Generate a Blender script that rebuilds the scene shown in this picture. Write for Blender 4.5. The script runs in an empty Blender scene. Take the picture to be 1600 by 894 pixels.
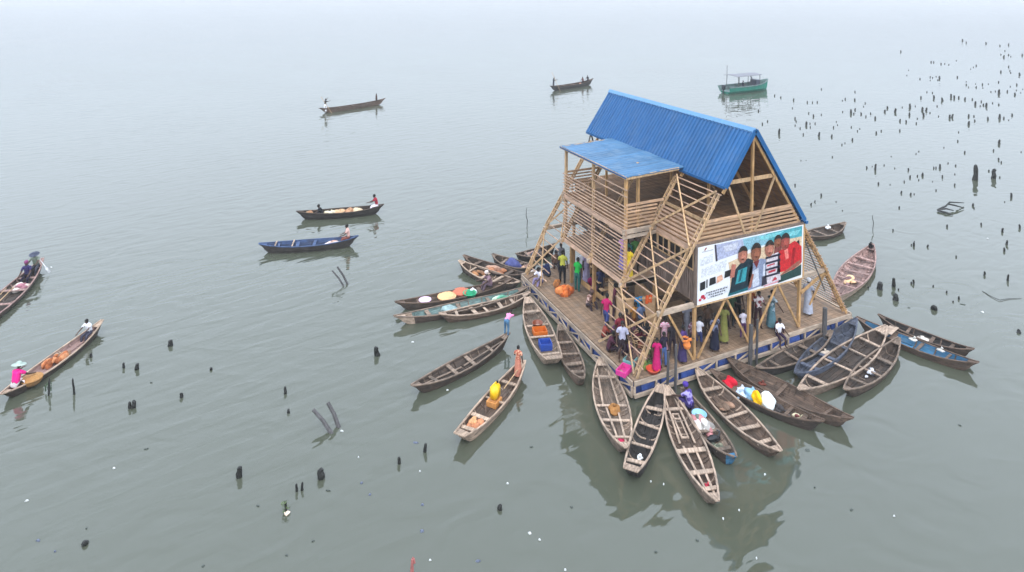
import bpy, bmesh, math, random
import numpy as np
from mathutils import Vector, Matrix
random.seed(7)
rad = math.radians
SC = bpy.context.scene
COL = SC.collection

# ------------------------------------------------------------------ camera
CAM = Vector((-20.347, -19.627, 16.072))
YAW, PIT, ROL, FPX, PPY = rad(24.706), rad(2.959), rad(.094), 983.849, 28.868
_d = Vector((math.sin(YAW)*math.cos(PIT), math.cos(YAW)*math.cos(PIT), -math.sin(PIT)))
_r0 = Vector((math.cos(YAW), -math.sin(YAW), 0)); _u0 = _r0.cross(_d)
_r = _r0*math.cos(ROL)+_u0*math.sin(ROL); _u = -_r0*math.sin(ROL)+_u0*math.cos(ROL)
cd = bpy.data.cameras.new('camera'); cam = bpy.data.objects.new('camera', cd); COL.objects.link(cam)
cam.matrix_world = Matrix(((_r.x, _u.x, -_d.x, CAM.x), (_r.y, _u.y, -_d.y, CAM.y), (_r.z, _u.z, -_d.z, CAM.z), (0, 0, 0, 1)))
cd.sensor_width = 36; cd.lens = FPX/1600*36; cd.shift_y = -(447-PPY)/1600
cd.clip_start = .2; cd.clip_end = 8000
SC.camera = cam

# ------------------------------------------------------------------ sky, sun, exposure
SUN_EL, SUN_AZ = rad(58), rad(200)
w = bpy.data.worlds.new('World'); SC.world = w; w.use_nodes = True
nt = w.node_tree; bg = nt.nodes['Background']
sky = nt.nodes.new('ShaderNodeTexSky'); sky.sky_type = 'NISHITA'; sky.sun_disc = False
sky.sun_elevation = SUN_EL; sky.sun_rotation = SUN_AZ; sky.air_density = 1.0; sky.dust_density = 4.0; sky.ozone_density = 1.0
hs = nt.nodes.new('ShaderNodeHueSaturation'); hs.inputs['Saturation'].default_value = .22
nt.links.new(sky.outputs['Color'], hs.inputs['Color'])
mixc = nt.nodes.new('ShaderNodeMix'); mixc.data_type = 'RGBA'; mixc.inputs['Factor'].default_value = .78
nt.links.new(hs.outputs['Color'], mixc.inputs['A']); mixc.inputs['B'].default_value = (6.6, 7.55, 8.9, 1)   # the cloud layer
geo = nt.nodes.new('ShaderNodeTexCoord'); sep = nt.nodes.new('ShaderNodeSeparateXYZ'); nt.links.new(geo.outputs['Generated'], sep.inputs[0])
ov = nt.nodes.new('ShaderNodeFloatCurve')                  # overcast sky: dull at the hazy horizon, brighter cloud above
cv = ov.mapping.curves[0]; ov.mapping.use_clip = False
for i, (x, y) in enumerate(((0, .19), (.2, .74), (.42, 1.0), (1, .92))):
    if i in (0,): cv.points[0].location = (x, y)
    elif i == 3: cv.points[-1].location = (x, y)
    else: cv.points.new(x, y)
ov.mapping.update(); nt.links.new(sep.outputs['Z'], ov.inputs['Value'])
sc_ = nt.nodes.new('ShaderNodeVectorMath'); sc_.operation = 'SCALE'; nt.links.new(mixc.outputs['Result'], sc_.inputs[0]); nt.links.new(ov.outputs[0], sc_.inputs['Scale'])
nt.links.new(sc_.outputs[0], bg.inputs['Color']); bg.inputs['Strength'].default_value = .29
sl = bpy.data.lights.new('sun', 'SUN'); sl.energy = .9; sl.angle = rad(25); sl.color = (1, .97, .93)
so = bpy.data.objects.new('sun', sl); COL.objects.link(so)
so.rotation_euler = (rad(90)-SUN_EL, 0, rad(180)-SUN_AZ); so.location = (0, 0, 60)
SC.view_settings.view_transform = 'Standard'; SC.view_settings.look = 'None'
SC.view_settings.exposure = .22; SC.view_settings.gamma = 1
SC.cycles.use_denoising = True
SC.cycles.max_bounces = 8; SC.cycles.volume_bounces = 0

# ------------------------------------------------------------------ helpers
def ray(px, py): return _d + _r*((px-800)/FPX) - _u*((py-PPY)/FPX)
def at(px, py, z=0.):
    v = ray(px, py); return CAM + v*((z-CAM.z)/v.z)
def mpp(p): return (Vector(p)-CAM).dot(_d)/FPX          # metres per photo pixel at a point
def tag(o, label=None, cat=None, group=None, kind=None):
    if label: o['label'] = label
    if cat: o['category'] = cat
    if group: o['group'] = group
    if kind: o['kind'] = kind
    return o
def thing(name, loc, label, cat, group=None, rz=0):
    o = bpy.data.objects.new(name, None); COL.objects.link(o); o.location = loc; o.rotation_euler = (0, 0, rz)
    o.empty_display_size = .3
    return tag(o, label, cat, group)

class MB:
    def __init__(s): s.v = []; s.f = []; s.t = []; s.m = []
    def add(s, vs, fs, tint=None, m=0, jit=.18):
        t = tint if tint is not None else random.uniform(1-jit, 1+jit)
        n = len(s.v); s.v += [tuple(p) for p in vs]
        for f in fs: s.f.append([i+n for i in f]); s.t.append(t); s.m.append(m)
    def box(s, c, d, rz=0, tint=None, m=0):
        x, y, z = d[0]/2, d[1]/2, d[2]/2; ca, sa = math.cos(rz), math.sin(rz); vs = []
        for dz in (-z, z):
            for dx, dy in ((-x, -y), (x, -y), (x, y), (-x, y)):
                vs.append((c[0]+dx*ca-dy*sa, c[1]+dx*sa+dy*ca, c[2]+dz))
        s.add(vs, [(3, 2, 1, 0), (4, 5, 6, 7), (0, 1, 5, 4), (1, 2, 6, 5), (2, 3, 7, 6), (3, 0, 4, 7)], tint, m)
    def bar(s, p, q, a, b, up=(0, 0, 1), tint=None, m=0):
        p, q = Vector(p), Vector(q); d = (q-p).normalized(); up = Vector(up)
        if abs(d.dot(up)) > .98: up = Vector((0, 1, 0))
        r = d.cross(up).normalized(); u = r.cross(d); vs = []
        for e in (p, q):
            for i, j in ((-1, -1), (1, -1), (1, 1), (-1, 1)): vs.append(e+r*(a/2*i)+u*(b/2*j))
        s.add(vs, [(3, 2, 1, 0), (4, 5, 6, 7), (0, 1, 5, 4), (1, 2, 6, 5), (2, 3, 7, 6), (3, 0, 4, 7)], tint, m)
    def tube(s, pts, rs, n=8, cap=True, tint=None, m=0):
        pts = [Vector(p) for p in pts]
        if not hasattr(rs, '__len__'): rs = [rs]*len(pts)
        vs = []; prev = None
        for i, p in enumerate(pts):
            d = (pts[min(i+1, len(pts)-1)]-pts[max(i-1, 0)]).normalized()
            up = prev if prev is not None else (Vector((0, 0, 1)) if abs(d.z) < .9 else Vector((0, 1, 0)))
            r = d.cross(up).normalized(); u = r.cross(d).normalized(); prev = u
            for k in range(n):
                a = 2*math.pi*k/n; vs.append(p+r*(math.cos(a)*rs[i])+u*(math.sin(a)*rs[i]))
        fs = []
        for i in range(len(pts)-1):
            for k in range(n):
                a, b = i*n+k, i*n+(k+1) % n; fs.append((a, b, b+n, a+n))
        if cap: fs += [tuple(range(n))[::-1], tuple(range((len(pts)-1)*n, len(pts)*n))]
        s.add(vs, fs, tint, m)
    def lathe(s, prof, c=(0, 0, 0), n=16, sx=1, sy=1, tint=None, m=0):
        vs = []; fs = []
        for r, z in prof:
            for k in range(n):
                a = 2*math.pi*k/n; vs.append((c[0]+r*math.cos(a)*sx, c[1]+r*math.sin(a)*sy, c[2]+z))
        for i in range(len(prof)-1):
            for k in range(n):
                a, b = i*n+k, i*n+(k+1) % n; fs.append((a, b, b+n, a+n))
        s.add(vs, fs, tint, m)
    def poly(s, pts, m=0, tint=None): s.add(pts, [tuple(range(len(pts)))], tint, m)
    def lump(s, c, d, seed=0, amp=.2, sub=2, tint=None, m=0, fq=2.5):
        bm = bmesh.new(); bmesh.ops.create_icosphere(bm, subdivisions=sub, radius=1)
        rr = random.Random(seed); ph = [(rr.uniform(-fq, fq), rr.uniform(-fq, fq), rr.uniform(-fq, fq), rr.uniform(0, 6)) for _ in range(5)]
        vs = []
        for v in bm.verts:
            k = 1+amp*sum(math.sin(a*v.co.x+b*v.co.y+e*v.co.z+f) for a, b, e, f in ph)/2.2
            vs.append((c[0]+v.co.x*k*d[0], c[1]+v.co.y*k*d[1], c[2]+max(v.co.z*k, -.75)*d[2]))
        fs = [tuple(v.index for v in f.verts) for f in bm.faces]; bm.free(); s.add(vs, fs, tint, m)
    def mesh(s, name, mats, smooth=False):
        me = bpy.data.meshes.new(name); me.from_pydata(s.v, [], s.f)
        for mt in (mats if isinstance(mats, (list, tuple)) else [mats]): me.materials.append(mt)
        if len(s.f):
            a = me.attributes.new('tint', 'FLOAT', 'FACE'); a.data.foreach_set('value', s.t)
            me.polygons.foreach_set('material_index', s.m)
            me.polygons.foreach_set('use_smooth', [smooth]*len(s.f))
        me.update(); return me
    def build(s, name, mats, parent=None, smooth=False, loc=None, rz=0):
        o = bpy.data.objects.new(name, s.mesh(name, mats, smooth)); COL.objects.link(o)
        if parent: o.parent = parent
        if loc is not None: o.location = loc; o.rotation_euler = (0, 0, rz)
        return o

# ------------------------------------------------------------------ materials
def nodemat(name):
    m = bpy.data.materials.new(name); m.use_nodes = True; n = m.node_tree
    return m, n, n.nodes['Principled BSDF']
def N(n, t, **k):
    x = n.nodes.new(t)
    for a, b in k.items():
        if a in x.inputs: x.inputs[a].default_value = b
        else: setattr(x, a, b)
    return x
def wood(name, c, rough=.8, grain=(3, 3, 3), var=.45, stain=.35, sc=1.0, dirt=(.10, .09, .075), spec=.3):
    m, n, b = nodemat(name); L = n.links.new
    tc = N(n, 'ShaderNodeTexCoord'); mp = N(n, 'ShaderNodeMapping'); mp.inputs['Scale'].default_value = [g*sc for g in grain]
    L(tc.outputs['Object'], mp.inputs['Vector'])
    n1 = N(n, 'ShaderNodeTexNoise', Scale=2.0, Detail=6.0, Roughness=.65); L(mp.outputs[0], n1.inputs['Vector'])
    n2 = N(n, 'ShaderNodeTexNoise', Scale=1.3*sc, Detail=4.0, Roughness=.6); L(tc.outputs['Object'], n2.inputs['Vector'])
    at_ = N(n, 'ShaderNodeAttribute', attribute_name='tint')
    r1 = N(n, 'ShaderNodeMapRange'); r1.inputs['From Min'].default_value = .3; r1.inputs['From Max'].default_value = .7
    r1.inputs['To Min'].default_value = 1-var; r1.inputs['To Max'].default_value = 1+var*.7; L(n1.outputs['Fac'], r1.inputs['Value'])
    mu = N(n, 'ShaderNodeMath', operation='MULTIPLY'); L(r1.outputs[0], mu.inputs[0]); L(at_.outputs['Fac'], mu.inputs[1])
    hv = N(n, 'ShaderNodeHueSaturation'); hv.inputs['Color'].default_value = (*c, 1); L(mu.outputs[0], hv.inputs['Value'])
    r2 = N(n, 'ShaderNodeMapRange'); r2.inputs['From Min'].default_value = .5; r2.inputs['From Max'].default_value = .68
    r2.inputs['To Max'].default_value = stain; L(n2.outputs['Fac'], r2.inputs['Value'])
    mx = N(n, 'ShaderNodeMix', data_type='RGBA'); L(r2.outputs[0], mx.inputs['Factor']); L(hv.outputs[0], mx.inputs['A']); mx.inputs['B'].default_value = (*dirt, 1)
    L(mx.outputs['Result'], b.inputs['Base Color']); b.inputs['Roughness'].default_value = rough; b.inputs['Specular IOR Level'].default_value = spec
    bp = N(n, 'ShaderNodeBump', Strength=.35, Distance=.01); L(n1.outputs['Fac'], bp.inputs['Height']); L(bp.outputs[0], b.inputs['Normal'])
    return m
_pc = {}
def paint(c, rough=.6, var=.15, name='paint', spec=.35, nsc=6.0):
    k = (tuple(c), rough, var, name)
    if k in _pc: return _pc[k]
    m, n, b = nodemat(name); L = n.links.new
    tc = N(n, 'ShaderNodeTexCoord'); n1 = N(n, 'ShaderNodeTexNoise', Scale=nsc, Detail=5.0, Roughness=.6); L(tc.outputs['Object'], n1.inputs['Vector'])
    at_ = N(n, 'ShaderNodeAttribute', attribute_name='tint')
    r1 = N(n, 'ShaderNodeMapRange'); r1.inputs['From Min'].default_value = .3; r1.inputs['From Max'].default_value = .7
    r1.inputs['To Min'].default_value = 1-var; r1.inputs['To Max'].default_value = 1+var; L(n1.outputs['Fac'], r1.inputs['Value'])
    mu = N(n, 'ShaderNodeMath', operation='MULTIPLY'); L(r1.outputs[0], mu.inputs[0]); L(at_.outputs['Fac'], mu.inputs[1])
    hv = N(n, 'ShaderNodeHueSaturation'); hv.inputs['Color'].default_value = (*c, 1); L(mu.outputs[0], hv.inputs['Value'])
    L(hv.outputs[0], b.inputs['Base Color']); b.inputs['Roughness'].default_value = rough; b.inputs['Specular IOR Level'].default_value = spec
    _pc[k] = m; return m
def S(r, g, b):                                            # sRGB 0-255 to linear
    return tuple(((x/255/12.92) if x <= 10 else ((x/255+.055)/1.055)**2.4) for x in (r, g, b))

M_LEG = wood('pale_timber', (.47, .305, .165), grain=(5, 5, 1.2), stain=.5, dirt=(.2, .15, .11))
M_SLAT = wood('slat_timber', (.53, .345, .24), grain=(6, .8, 6), stain=.5, dirt=(.22, .16, .13))
M_SLATX = wood('slat_timber_cross', (.49, .305, .18), grain=(.8, 6, 6), stain=.5, dirt=(.22, .16, .13))
M_YEL = wood('yellow_timber', (.48, .28, .12), grain=(5, 5, 1), stain=.5, dirt=(.2, .13, .07))
M_PLY = wood('plywood', (.56, .36, .20), grain=(1.2, 1.2, 3), stain=.3, dirt=(.2, .13, .08), var=.3)
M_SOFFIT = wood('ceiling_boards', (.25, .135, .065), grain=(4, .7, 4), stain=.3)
M_BOARD = wood('wall_boards', (.20, .145, .118), grain=(5, 5, .8), stain=.35)
M_DECK = wood('deck_planks', (.255, .168, .108), grain=(.7, 6, 4), stain=.5, dirt=(.2, .16, .13))
M_EDGE = wood('edge_beam_timber', (.40, .31, .235), grain=(1, 1, 4), stain=.55, dirt=(.2, .17, .14))
M_DARKW = wood('wet_dark_wood', (.014, .014, .012), rough=.6, grain=(6, 6, 2), stain=.5, dirt=(.008, .014, .008), spec=.4)
M_GREYPOST = wood('grey_post_wood', (.085, .08, .08), grain=(6, 6, 1), stain=.4, dirt=(.02, .02, .02))
M_BLUE = wood('blue_roof_sheet', (.0075, .092, .25), rough=.5, grain=(.35, 4, .35), var=.22, stain=.16, dirt=(.10, .15, .22), sc=1.0, spec=.4)
M_BLUE2 = wood('skylight_tinted_roof_sheet', (.040, .125, .235), rough=.5, grain=(.35, 2.2, 1), var=.3, stain=.3, dirt=(.14, .22, .30), sc=1.0, spec=.45)  # same sheet as the main roof, sky light on the flat wing painted in paler
M_RIDGE = paint((.10, .24, .42), rough=.4, var=.1, name='ridge_sheet')
M_BARREL = paint((.025, .055, .20), rough=.4, var=.25, name='blue_plastic')
M_DARK = paint((.012, .012, .013), rough=.35, var=.3, name='shade_painted_pane')  # window panes: darkness of the room behind painted on as near-black
M_BLACK = paint((.01, .01, .01), rough=.6, name='black_print')
M_WHITE = paint((.78, .78, .78), rough=.55, var=.06, name='white_print')

# ------------------------------------------------------------------ water and haze
def water_mat():
    m, n, b = nodemat('lagoon_water'); L = n.links.new
    tc = N(n, 'ShaderNodeTexCoord')
    big = N(n, 'ShaderNodeTexNoise', Scale=.045, Detail=3.0); L(tc.outputs['Object'], big.inputs['Vector'])
    cr = N(n, 'ShaderNodeMix', data_type='RGBA'); L(big.outputs['Fac'], cr.inputs['Factor'])
    cr.inputs['A'].default_value = (.056, .061, .040, 1); cr.inputs['B'].default_value = (.070, .077, .057, 1)
    L(cr.outputs['Result'], b.inputs['Base Color'])
    b.inputs['Roughness'].default_value = .03; b.inputs['IOR'].default_value = 1.6
    mp = N(n, 'ShaderNodeMapping', vector_type='TEXTURE'); mp.inputs['Rotation'].default_value = (0, 0, rad(11)); mp.inputs['Scale'].default_value = (2.6, .62, 1); L(tc.outputs['Object'], mp.inputs['Vector'])
    w1 = N(n, 'ShaderNodeTexNoise', Scale=1.1, Detail=2.0, Roughness=.45, Distortion=.4); L(mp.outputs[0], w1.inputs['Vector'])
    mp2 = N(n, 'ShaderNodeMapping'); mp2.inputs['Rotation'].default_value = (0, 0, rad(20)); mp2.inputs['Scale'].default_value = (.85, 1.2, 1); L(tc.outputs['Object'], mp2.inputs['Vector'])
    w2 = N(n, 'ShaderNodeTexNoise', Scale=.5, Detail=1.0, Roughness=.35, Distortion=1.6); L(mp2.outputs[0], w2.inputs['Vector'])
    # breeze: rippled open water to the west, calm in the lee of the platform
    sx = N(n, 'ShaderNodeSeparateXYZ'); L(tc.outputs['Object'], sx.inputs[0])
    lee = N(n, 'ShaderNodeVectorMath', operation='DISTANCE'); L(tc.outputs['Object'], lee.inputs[0]); lee.inputs[1].default_value = (2, -9, 0)
    lm = N(n, 'ShaderNodeMapRange'); lm.inputs['From Min'].default_value = 6; lm.inputs['From Max'].default_value = 26; lm.inputs['To Min'].default_value = .05; lm.inputs['To Max'].default_value = 1
    L(lee.outputs['Value'], lm.inputs['Value'])
    gust = N(n, 'ShaderNodeTexNoise', Scale=.06, Detail=2.0); L(tc.outputs['Object'], gust.inputs['Vector'])
    gm = N(n, 'ShaderNodeMapRange'); gm.inputs['From Min'].default_value = .35; gm.inputs['From Max'].default_value = .65; gm.inputs['To Min'].default_value = .35; gm.inputs['To Max'].default_value = 1.15
    L(gust.outputs['Fac'], gm.inputs['Value'])
    k = N(n, 'ShaderNodeMath', operation='MULTIPLY'); L(lm.outputs[0], k.inputs[0]); L(gm.outputs[0], k.inputs[1])
    h1 = N(n, 'ShaderNodeMath', operation='MULTIPLY'); L(w1.outputs['Fac'], h1.inputs[0]); L(k.outputs[0], h1.inputs[1])
    h2 = N(n, 'ShaderNodeMath', operation='MULTIPLY'); L(w2.outputs['Fac'], h2.inputs[0]); h2.inputs[1].default_value = .95
    hh = N(n, 'ShaderNodeMath', operation='ADD'); L(h1.outputs[0], hh.inputs[0]); L(h2.outputs[0], hh.inputs[1])
    bp = N(n, 'ShaderNodeBump', Strength=.42, Distance=.10); L(hh.outputs[0], bp.inputs['Height']); L(bp.outputs[0], b.inputs['Normal'])
    return m
mb = MB(); mb.poly([(-1500, -300, 0), (2500, -300, 0), (2500, 3500, 0), (-1500, 3500, 0)], tint=1)
tag(mb.build('water', water_mat()), kind='structure')
def haze():
    m = bpy.data.materials.new('pale_haze'); m.use_nodes = True; n = m.node_tree
    n.nodes.remove(n.nodes['Principled BSDF']); v = n.nodes.new('ShaderNodeVolumePrincipled')
    v.inputs['Color'].default_value = (.98, .98, .98, 1); v.inputs['Density'].default_value = .0007; v.inputs['Anisotropy'].default_value = .0
    n.links.new(v.outputs[0], n.nodes['Material Output'].inputs['Volume'])
    mb = MB(); mb.box((500, 1600, 8.4), (4040, 3840, 18.8), tint=1)
    tag(mb.build('haze', m), kind='stuff')
haze()
# ------------------------------------------------------------------ the floating school
SCH = thing('floating_school', (0, 5, 0), 'three storey timber A-frame floating school with steep blue sheet roof on a barrel raft', 'building')
def part(mb, name, mats, parent=None, smooth=False):
    o = mb.build(name, mats, parent or SCH, smooth)
    if not parent:
        o.location = (0, -5, 0)
    return o
def xl(z):
    return -1.75-(7.7-z)/(7.7-3.3)*2.9 if z > 3.3 else -4.65-(3.3-z)/2.52*1.25
def xr(z):
    return 3.05+(5.36-z)/1.49 if z > 3.17 else 4.52+(3.17-z)/1.62
FR = [.1, 2.72, 5.4, 8.05, 9.85]
ZD, Z2, Z3 = .73, 3.15, 5.45
# raft
mb = MB(); y = -.1
for i in range(72):
    x = -6.1+12.2*(i+.5)/72
    mb.box((x, 4.88, ZD-.03), (12.2/72-.012, 9.9, .06), 0, random.uniform(.78, 1.2))
part(mb, 'deck', M_DECK)
def edge(p, q, z, a, b, m):
    mb = MB(); mb.bar((*p, z), (*q, z), a, b); return part(mb, 'edge_beam', m)
c = [(-6.2, -.16), (6.2, -.16), (6.2, 9.92), (-6.2, 9.92)]
for i in range(4):
    p, q = c[i], c[(i+1) % 4]
    e = Vector((q[0]-p[0], q[1]-p[1])).normalized()*.06
    edge((p[0]+e[0], p[1]+e[1]), (q[0]-e[0], q[1]-e[1]), .67, .07, .18, M_EDGE)
    edge((p[0]+e[0], p[1]+e[1]), (q[0]-e[0], q[1]-e[1]), .17, .09, .13, M_EDGE)
def barrel(x, y, along):
    mb = MB(); pr = [(0, -.44), (.25, -.44), (.285, -.40), (.285, -.15), (.30, -.13), (.285, -.11), (.285, .11), (.30, .13), (.285, .15), (.285, .40), (.25, .44), (0, .44)]
    mb.lathe(pr, n=14, tint=random.uniform(.7, 1.3))
    o = part(mb, 'float_barrel', M_BARREL, smooth=False)
    o.location = (x, y-5, .30); o.rotation_euler = (rad(90), 0, 0) if along == 'y' else (rad(90), 0, rad(90))
for i in range(10): barrel(-5.86, .45+i*.985, 'y')
for i in range(12): barrel(-5.3+i*.97, .17, 'x')
for i in range(10): barrel(5.86, .45+i*.985, 'y')
def truss(p, q, a, b):
    mb = MB(); mb.bar(p, q, a, b); part(mb, 'raft_truss', M_EDGE)
for i in range(13):                                      # raft trusses between top and bottom beam
    x = -6.15+12.3*i/12
    truss((x, -.18, .58), (x, -.18, .23), .08, .06)
    if i < 12 and i % 2: truss((x+.08, -.18, .25), (x+.95, -.18, .57), .05, .05)
for i in range(11):
    y = -.1+9.9*i/10
    truss((-6.22, y, .58), (-6.22, y, .23), .08, .06)
    if i < 10: truss((-6.22, y+.08, .25 if i % 2 else .57), (-6.22, y+.9, .57 if i % 2 else .25), .05, .05)
# A-frames: doubled legs each side of the frame plane
def leg(fn, y, zs, mat=M_LEG, dbl=True):
    mb = MB()
    for s in ((-.095, .095) if dbl else (0,)):
        pts = [(fn(z), y+s, z) for z in zs]
        for p, q in zip(pts[:-1], pts[1:]): mb.bar(p, q, .042, .105, up=(0, 0, 1), tint=random.uniform(.88, 1.12))
    if dbl:
        for z in np.arange(zs[0]+.3, zs[-1], .55): mb.bar((fn(z), y-.09, z), (fn(z), y+.09, z), .12, .06, tint=.95)
    return part(mb, 'leg', mat)
for y in FR:
    leg(xl, y, [ZD, 3.3, 7.5] if y in (.1, 9.85) else [3.0, 3.3, 7.5])
    if y in (5.4, 8.05):
        mb = MB(); mb.box((-4.5 if y < 6 else -4.2, y, (ZD+3.0)/2), (.14, .14, 3.0-ZD)); part(mb, 'post', M_YEL)
    leg(xr, y, [ZD, 3.17, 5.36], M_YEL)
    mb = MB()                                            # upper rafters
    mb.bar((2.98, y, 5.36), (.05, y, 9.68), .07, .12); part(mb, 'rafter', M_YEL)
    mb = MB(); mb.bar((-1.62, y, 7.46), (-.04, y, 9.74), .07, .12); part(mb, 'rafter', M_YEL)
    mb = MB(); mb.bar((-1.42, y+.06, 7.86), (1.3, y+.06, 7.86), .06, .16, tint=1.12); part(mb, 'collar_beam', M_LEG)
    mb = MB(); mb.box((0, y, 7.55), (.10, .10, 4.1)); part(mb, 'king_post', M_YEL)
    mb = MB(); mb.bar((xl(3.07)-.12, y+.0, 3.05), (xr(3.07)+.12, y+.0, 3.05), .16, .17, tint=1.1); part(mb, 'floor_beam', M_EDGE)
    mb = MB(); mb.bar((xl(5.4)+.1, y+.14, 5.33), (3.0, y+.14, 5.33), .1, .16); part(mb, 'floor_beam', M_LEG)
for p, q in (((-1.35, 7.72), (-.42, 5.6)), ((1.22, 7.85), (.12, 5.6)), ((-.36, 5.6), (-.1, 5.6))):
    mb = MB(); mb.bar((p[0], .03, p[1]), (q[0], .03, q[1]), .05, .09); part(mb, 'brace', M_LEG)
# ground floor posts and V braces
for y in FR:
    for x in (-3., 0., 3.):
        mb = MB(); mb.box((x, y+.02, (ZD+2.96)/2), (.12, .12, 2.96-ZD)); part(mb, 'post', M_YEL)
for a, b in (((-1.5, 2.95), (-2.9, .8)), ((-1.38, 2.95), (-.1, .8)), ((1.45, 2.95), (.1, .8)), ((1.58, 2.95), (2.88, .8)), ((-4.4, 2.95), (-3.12, .8))):
    mb = MB(); mb.bar((a[0], .0, a[1]), (b[0], .0, b[1]), .05, .09); part(mb, 'brace', M_YEL)
for y in (2.72, 5.4, 8.05):
    for s in (-1, 1):
        mb = MB(); mb.bar((-1.5+s*.06, y, 2.95), (-1.5+s*1.4, y, .8), .05, .09); part(mb, 'brace', M_YEL)
mb = MB(); mb.bar((4.6, .05, 3.0), (4.15, .5, 1.3), .05, .08); part(mb, 'brace', M_YEL)
mb = MB(); mb.bar((3.02, .05, 2.3), (4.6, .05, 3.0), .06, .12); part(mb, 'brace', M_YEL)
mb = MB(); mb.bar((3.06, .02, 4.9), (4.55, .02, 2.1), .03, .05); part(mb, 'brace', M_GREYPOST)
# X braces in the left slope, front bay
def ls(z, y): return (xl(z)-.10, y, z)
XB = [((7.6, .15), (5.5, 2.66)), ((7.6, 2.66), (5.5, .15)), ((5.4, .15), (3.2, 2.66)), ((5.4, 2.66), (3.2, .15)),
      ((3.05, .15), (.85, 2.66)), ((3.05, 2.66), (.85, .15))]
for (z0, y0), (z1, y1) in XB:
    mb = MB(); mb.bar(ls(z0, y0), ls(z1, y1), .055, .085); part(mb, 'brace', M_LEG)
for (z0, y0), (z1, y1) in (((3.05, 8.1), (.85, 9.8)), ((3.05, 9.8), (.85, 8.1)), ((5.4, 8.1), (3.2, 9.8)), ((5.4, 9.8), (3.2, 8.1))):
    mb = MB(); mb.bar(ls(z0, y0), ls(z1, y1), .055, .085); part(mb, 'brace', M_LEG)
# battens on the slopes
def battens(fn, zs, y0, y1, off, h=.035, mat=M_SLAT, nm='slat_screen'):
    mb = MB()
    for z in zs:
        mb.bar((fn(z)+off, y0+random.uniform(-.1, .02), z), (fn(z)+off, y1+random.uniform(-.02, .1), z), .03, h)
    return part(mb, nm, mat)
battens(xl, np.arange(1.15, 3.0, .36), -.05, 2.80, -.02, .04)
battens(xl, np.arange(3.45, 5.25, .31), -.05, 2.80, -.02, .04)
battens(xl, np.arange(5.62, 6.35, .135), 0, 2.75, -.02, .075)
battens(xl, [6.46], -.05, 2.80, -.03, .14, M_LEG, 'railing')
battens(xl, [6.75, 7.0, 7.3, 7.5], -.02, 2.75, -.02, .04)
battens(xl, np.arange(1.15, 5.3, .36), 7.95, 9.95, -.02, .04)
battens(xr, np.arange(1.0, 5.3, .17), -.05, 9.95, .02, .045)
# floors
def slab(x0, x1, y0, y1, z, mat, n):
    mb = MB()
    for i in range(n):
        y = y0+(y1-y0)*(i+.5)/n
        mb.box(((x0+x1)/2, y, z), (x1-x0, (y1-y0)/n-.01, .05), 0, random.uniform(.85, 1.15))
    return part(mb, 'floor', mat)
slab(-3.0, 3.0, .22, 9.8, Z2-.005, M_DECK, 48)
slab(-4.6, -3.02, 2.75, 8.02, Z2-.005, M_DECK, 26)
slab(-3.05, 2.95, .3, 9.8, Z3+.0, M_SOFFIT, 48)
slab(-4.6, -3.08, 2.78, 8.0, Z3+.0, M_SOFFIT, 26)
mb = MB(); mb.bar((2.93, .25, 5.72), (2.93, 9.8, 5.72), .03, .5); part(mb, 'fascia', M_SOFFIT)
# classroom walls
def siding(x0, x1, y0, y1, z0, z1, mat, n, name='wall'):
    mb = MB()
    for i in range(n):
        a, b = i/n, (i+1)/n-.004
        xa, xb = x0+(x1-x0)*a, x0+(x1-x0)*b; ya, yb = y0+(y1-y0)*a, y0+(y1-y0)*b
        mb.bar((xa, ya, (z0+z1)/2), (xb, yb, (z0+z1)/2), .035+random.uniform(0, .012), z1-z0, tint=random.uniform(.72, 1.2))
    return part(mb, name, mat)
siding(-3., -3., .12, 9.75, Z2, 4.42, M_BOARD, 74)
siding(-3., -3., .12, 9.75, 5.14, 5.52, M_SLAT, 2, 'fascia')
siding(3., 3., .12, 9.75, Z2, 5.40, M_BOARD, 74)
siding(-3., 3., 9.78, 9.78, Z2, 5.4, M_BOARD, 46)
siding(-2.95, 2.95, .2, .2, 3.18, 5.38, M_BOARD, 44)
for i in range(12):                                     # louvred windows along the left classroom wall
    y = .2+i*.79
    mb = MB()
    for a in (y, y+.74): mb.box((-3.01, a, 4.78), (.07, .05, .72))
    for z in (4.44, 5.12): mb.box((-3.01, y+.37, z), (.07, .70, .04))
    mb.box((-3.02, y+.37, 4.78), (.04, .03, .64), 0, .8)
    f = part(mb, 'window', M_LEG)
    mb = MB(); mb.box((-2.99, y+.37, 4.78), (.02, .68, .63)); g = mb.build('pane', M_DARK, f)
# left wing: posts, slats, railings
for y in (2.76, 5.4, 8.0):
    mb = MB(); mb.box((-4.58, y, (Z2+7.78)/2-.1), (.12, .12, 7.78-Z2+.1), tint=1.05); part(mb, 'post', M_YEL if y < 3 else M_LEG)
for x in (-3.9, ):
    mb = MB(); mb.box((x, 2.80, (Z3+7.8)/2), (.09, .09, 7.8-Z3)); part(mb, 'post', M_YEL)
for y in (4.1, 6.7):
    mb = MB(); mb.box((-3.0, y, (Z3+7.9)/2), (.09, .09, 7.9-Z3)); part(mb, 'post', M_YEL)
for y0, y1, gaps in ((2.6, 5.38, {9: (.35, .9), 13: (.55, .75), 12: (.5, .78)}), (5.42, 8.15, {6: (.4, .62), 7: (.1, .3)})):
    mb = MB()
    for k, z in enumerate(np.arange(3.30, 6.62, .16)):
        a, b = y0+random.uniform(-.05, .05), y1+random.uniform(-.05, .08)
        if k in gaps:
            g = gaps[k]; mb.bar((-4.66, a, z), (-4.66, a+(b-a)*g[0], z), .02, .048); a = a+(b-a)*g[1]
        mb.bar((-4.66, a, z), (-4.66, b, z+random.uniform(-.015, .015)), .02, .048)
    part(mb, 'slat_screen', M_SLAT)
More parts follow.
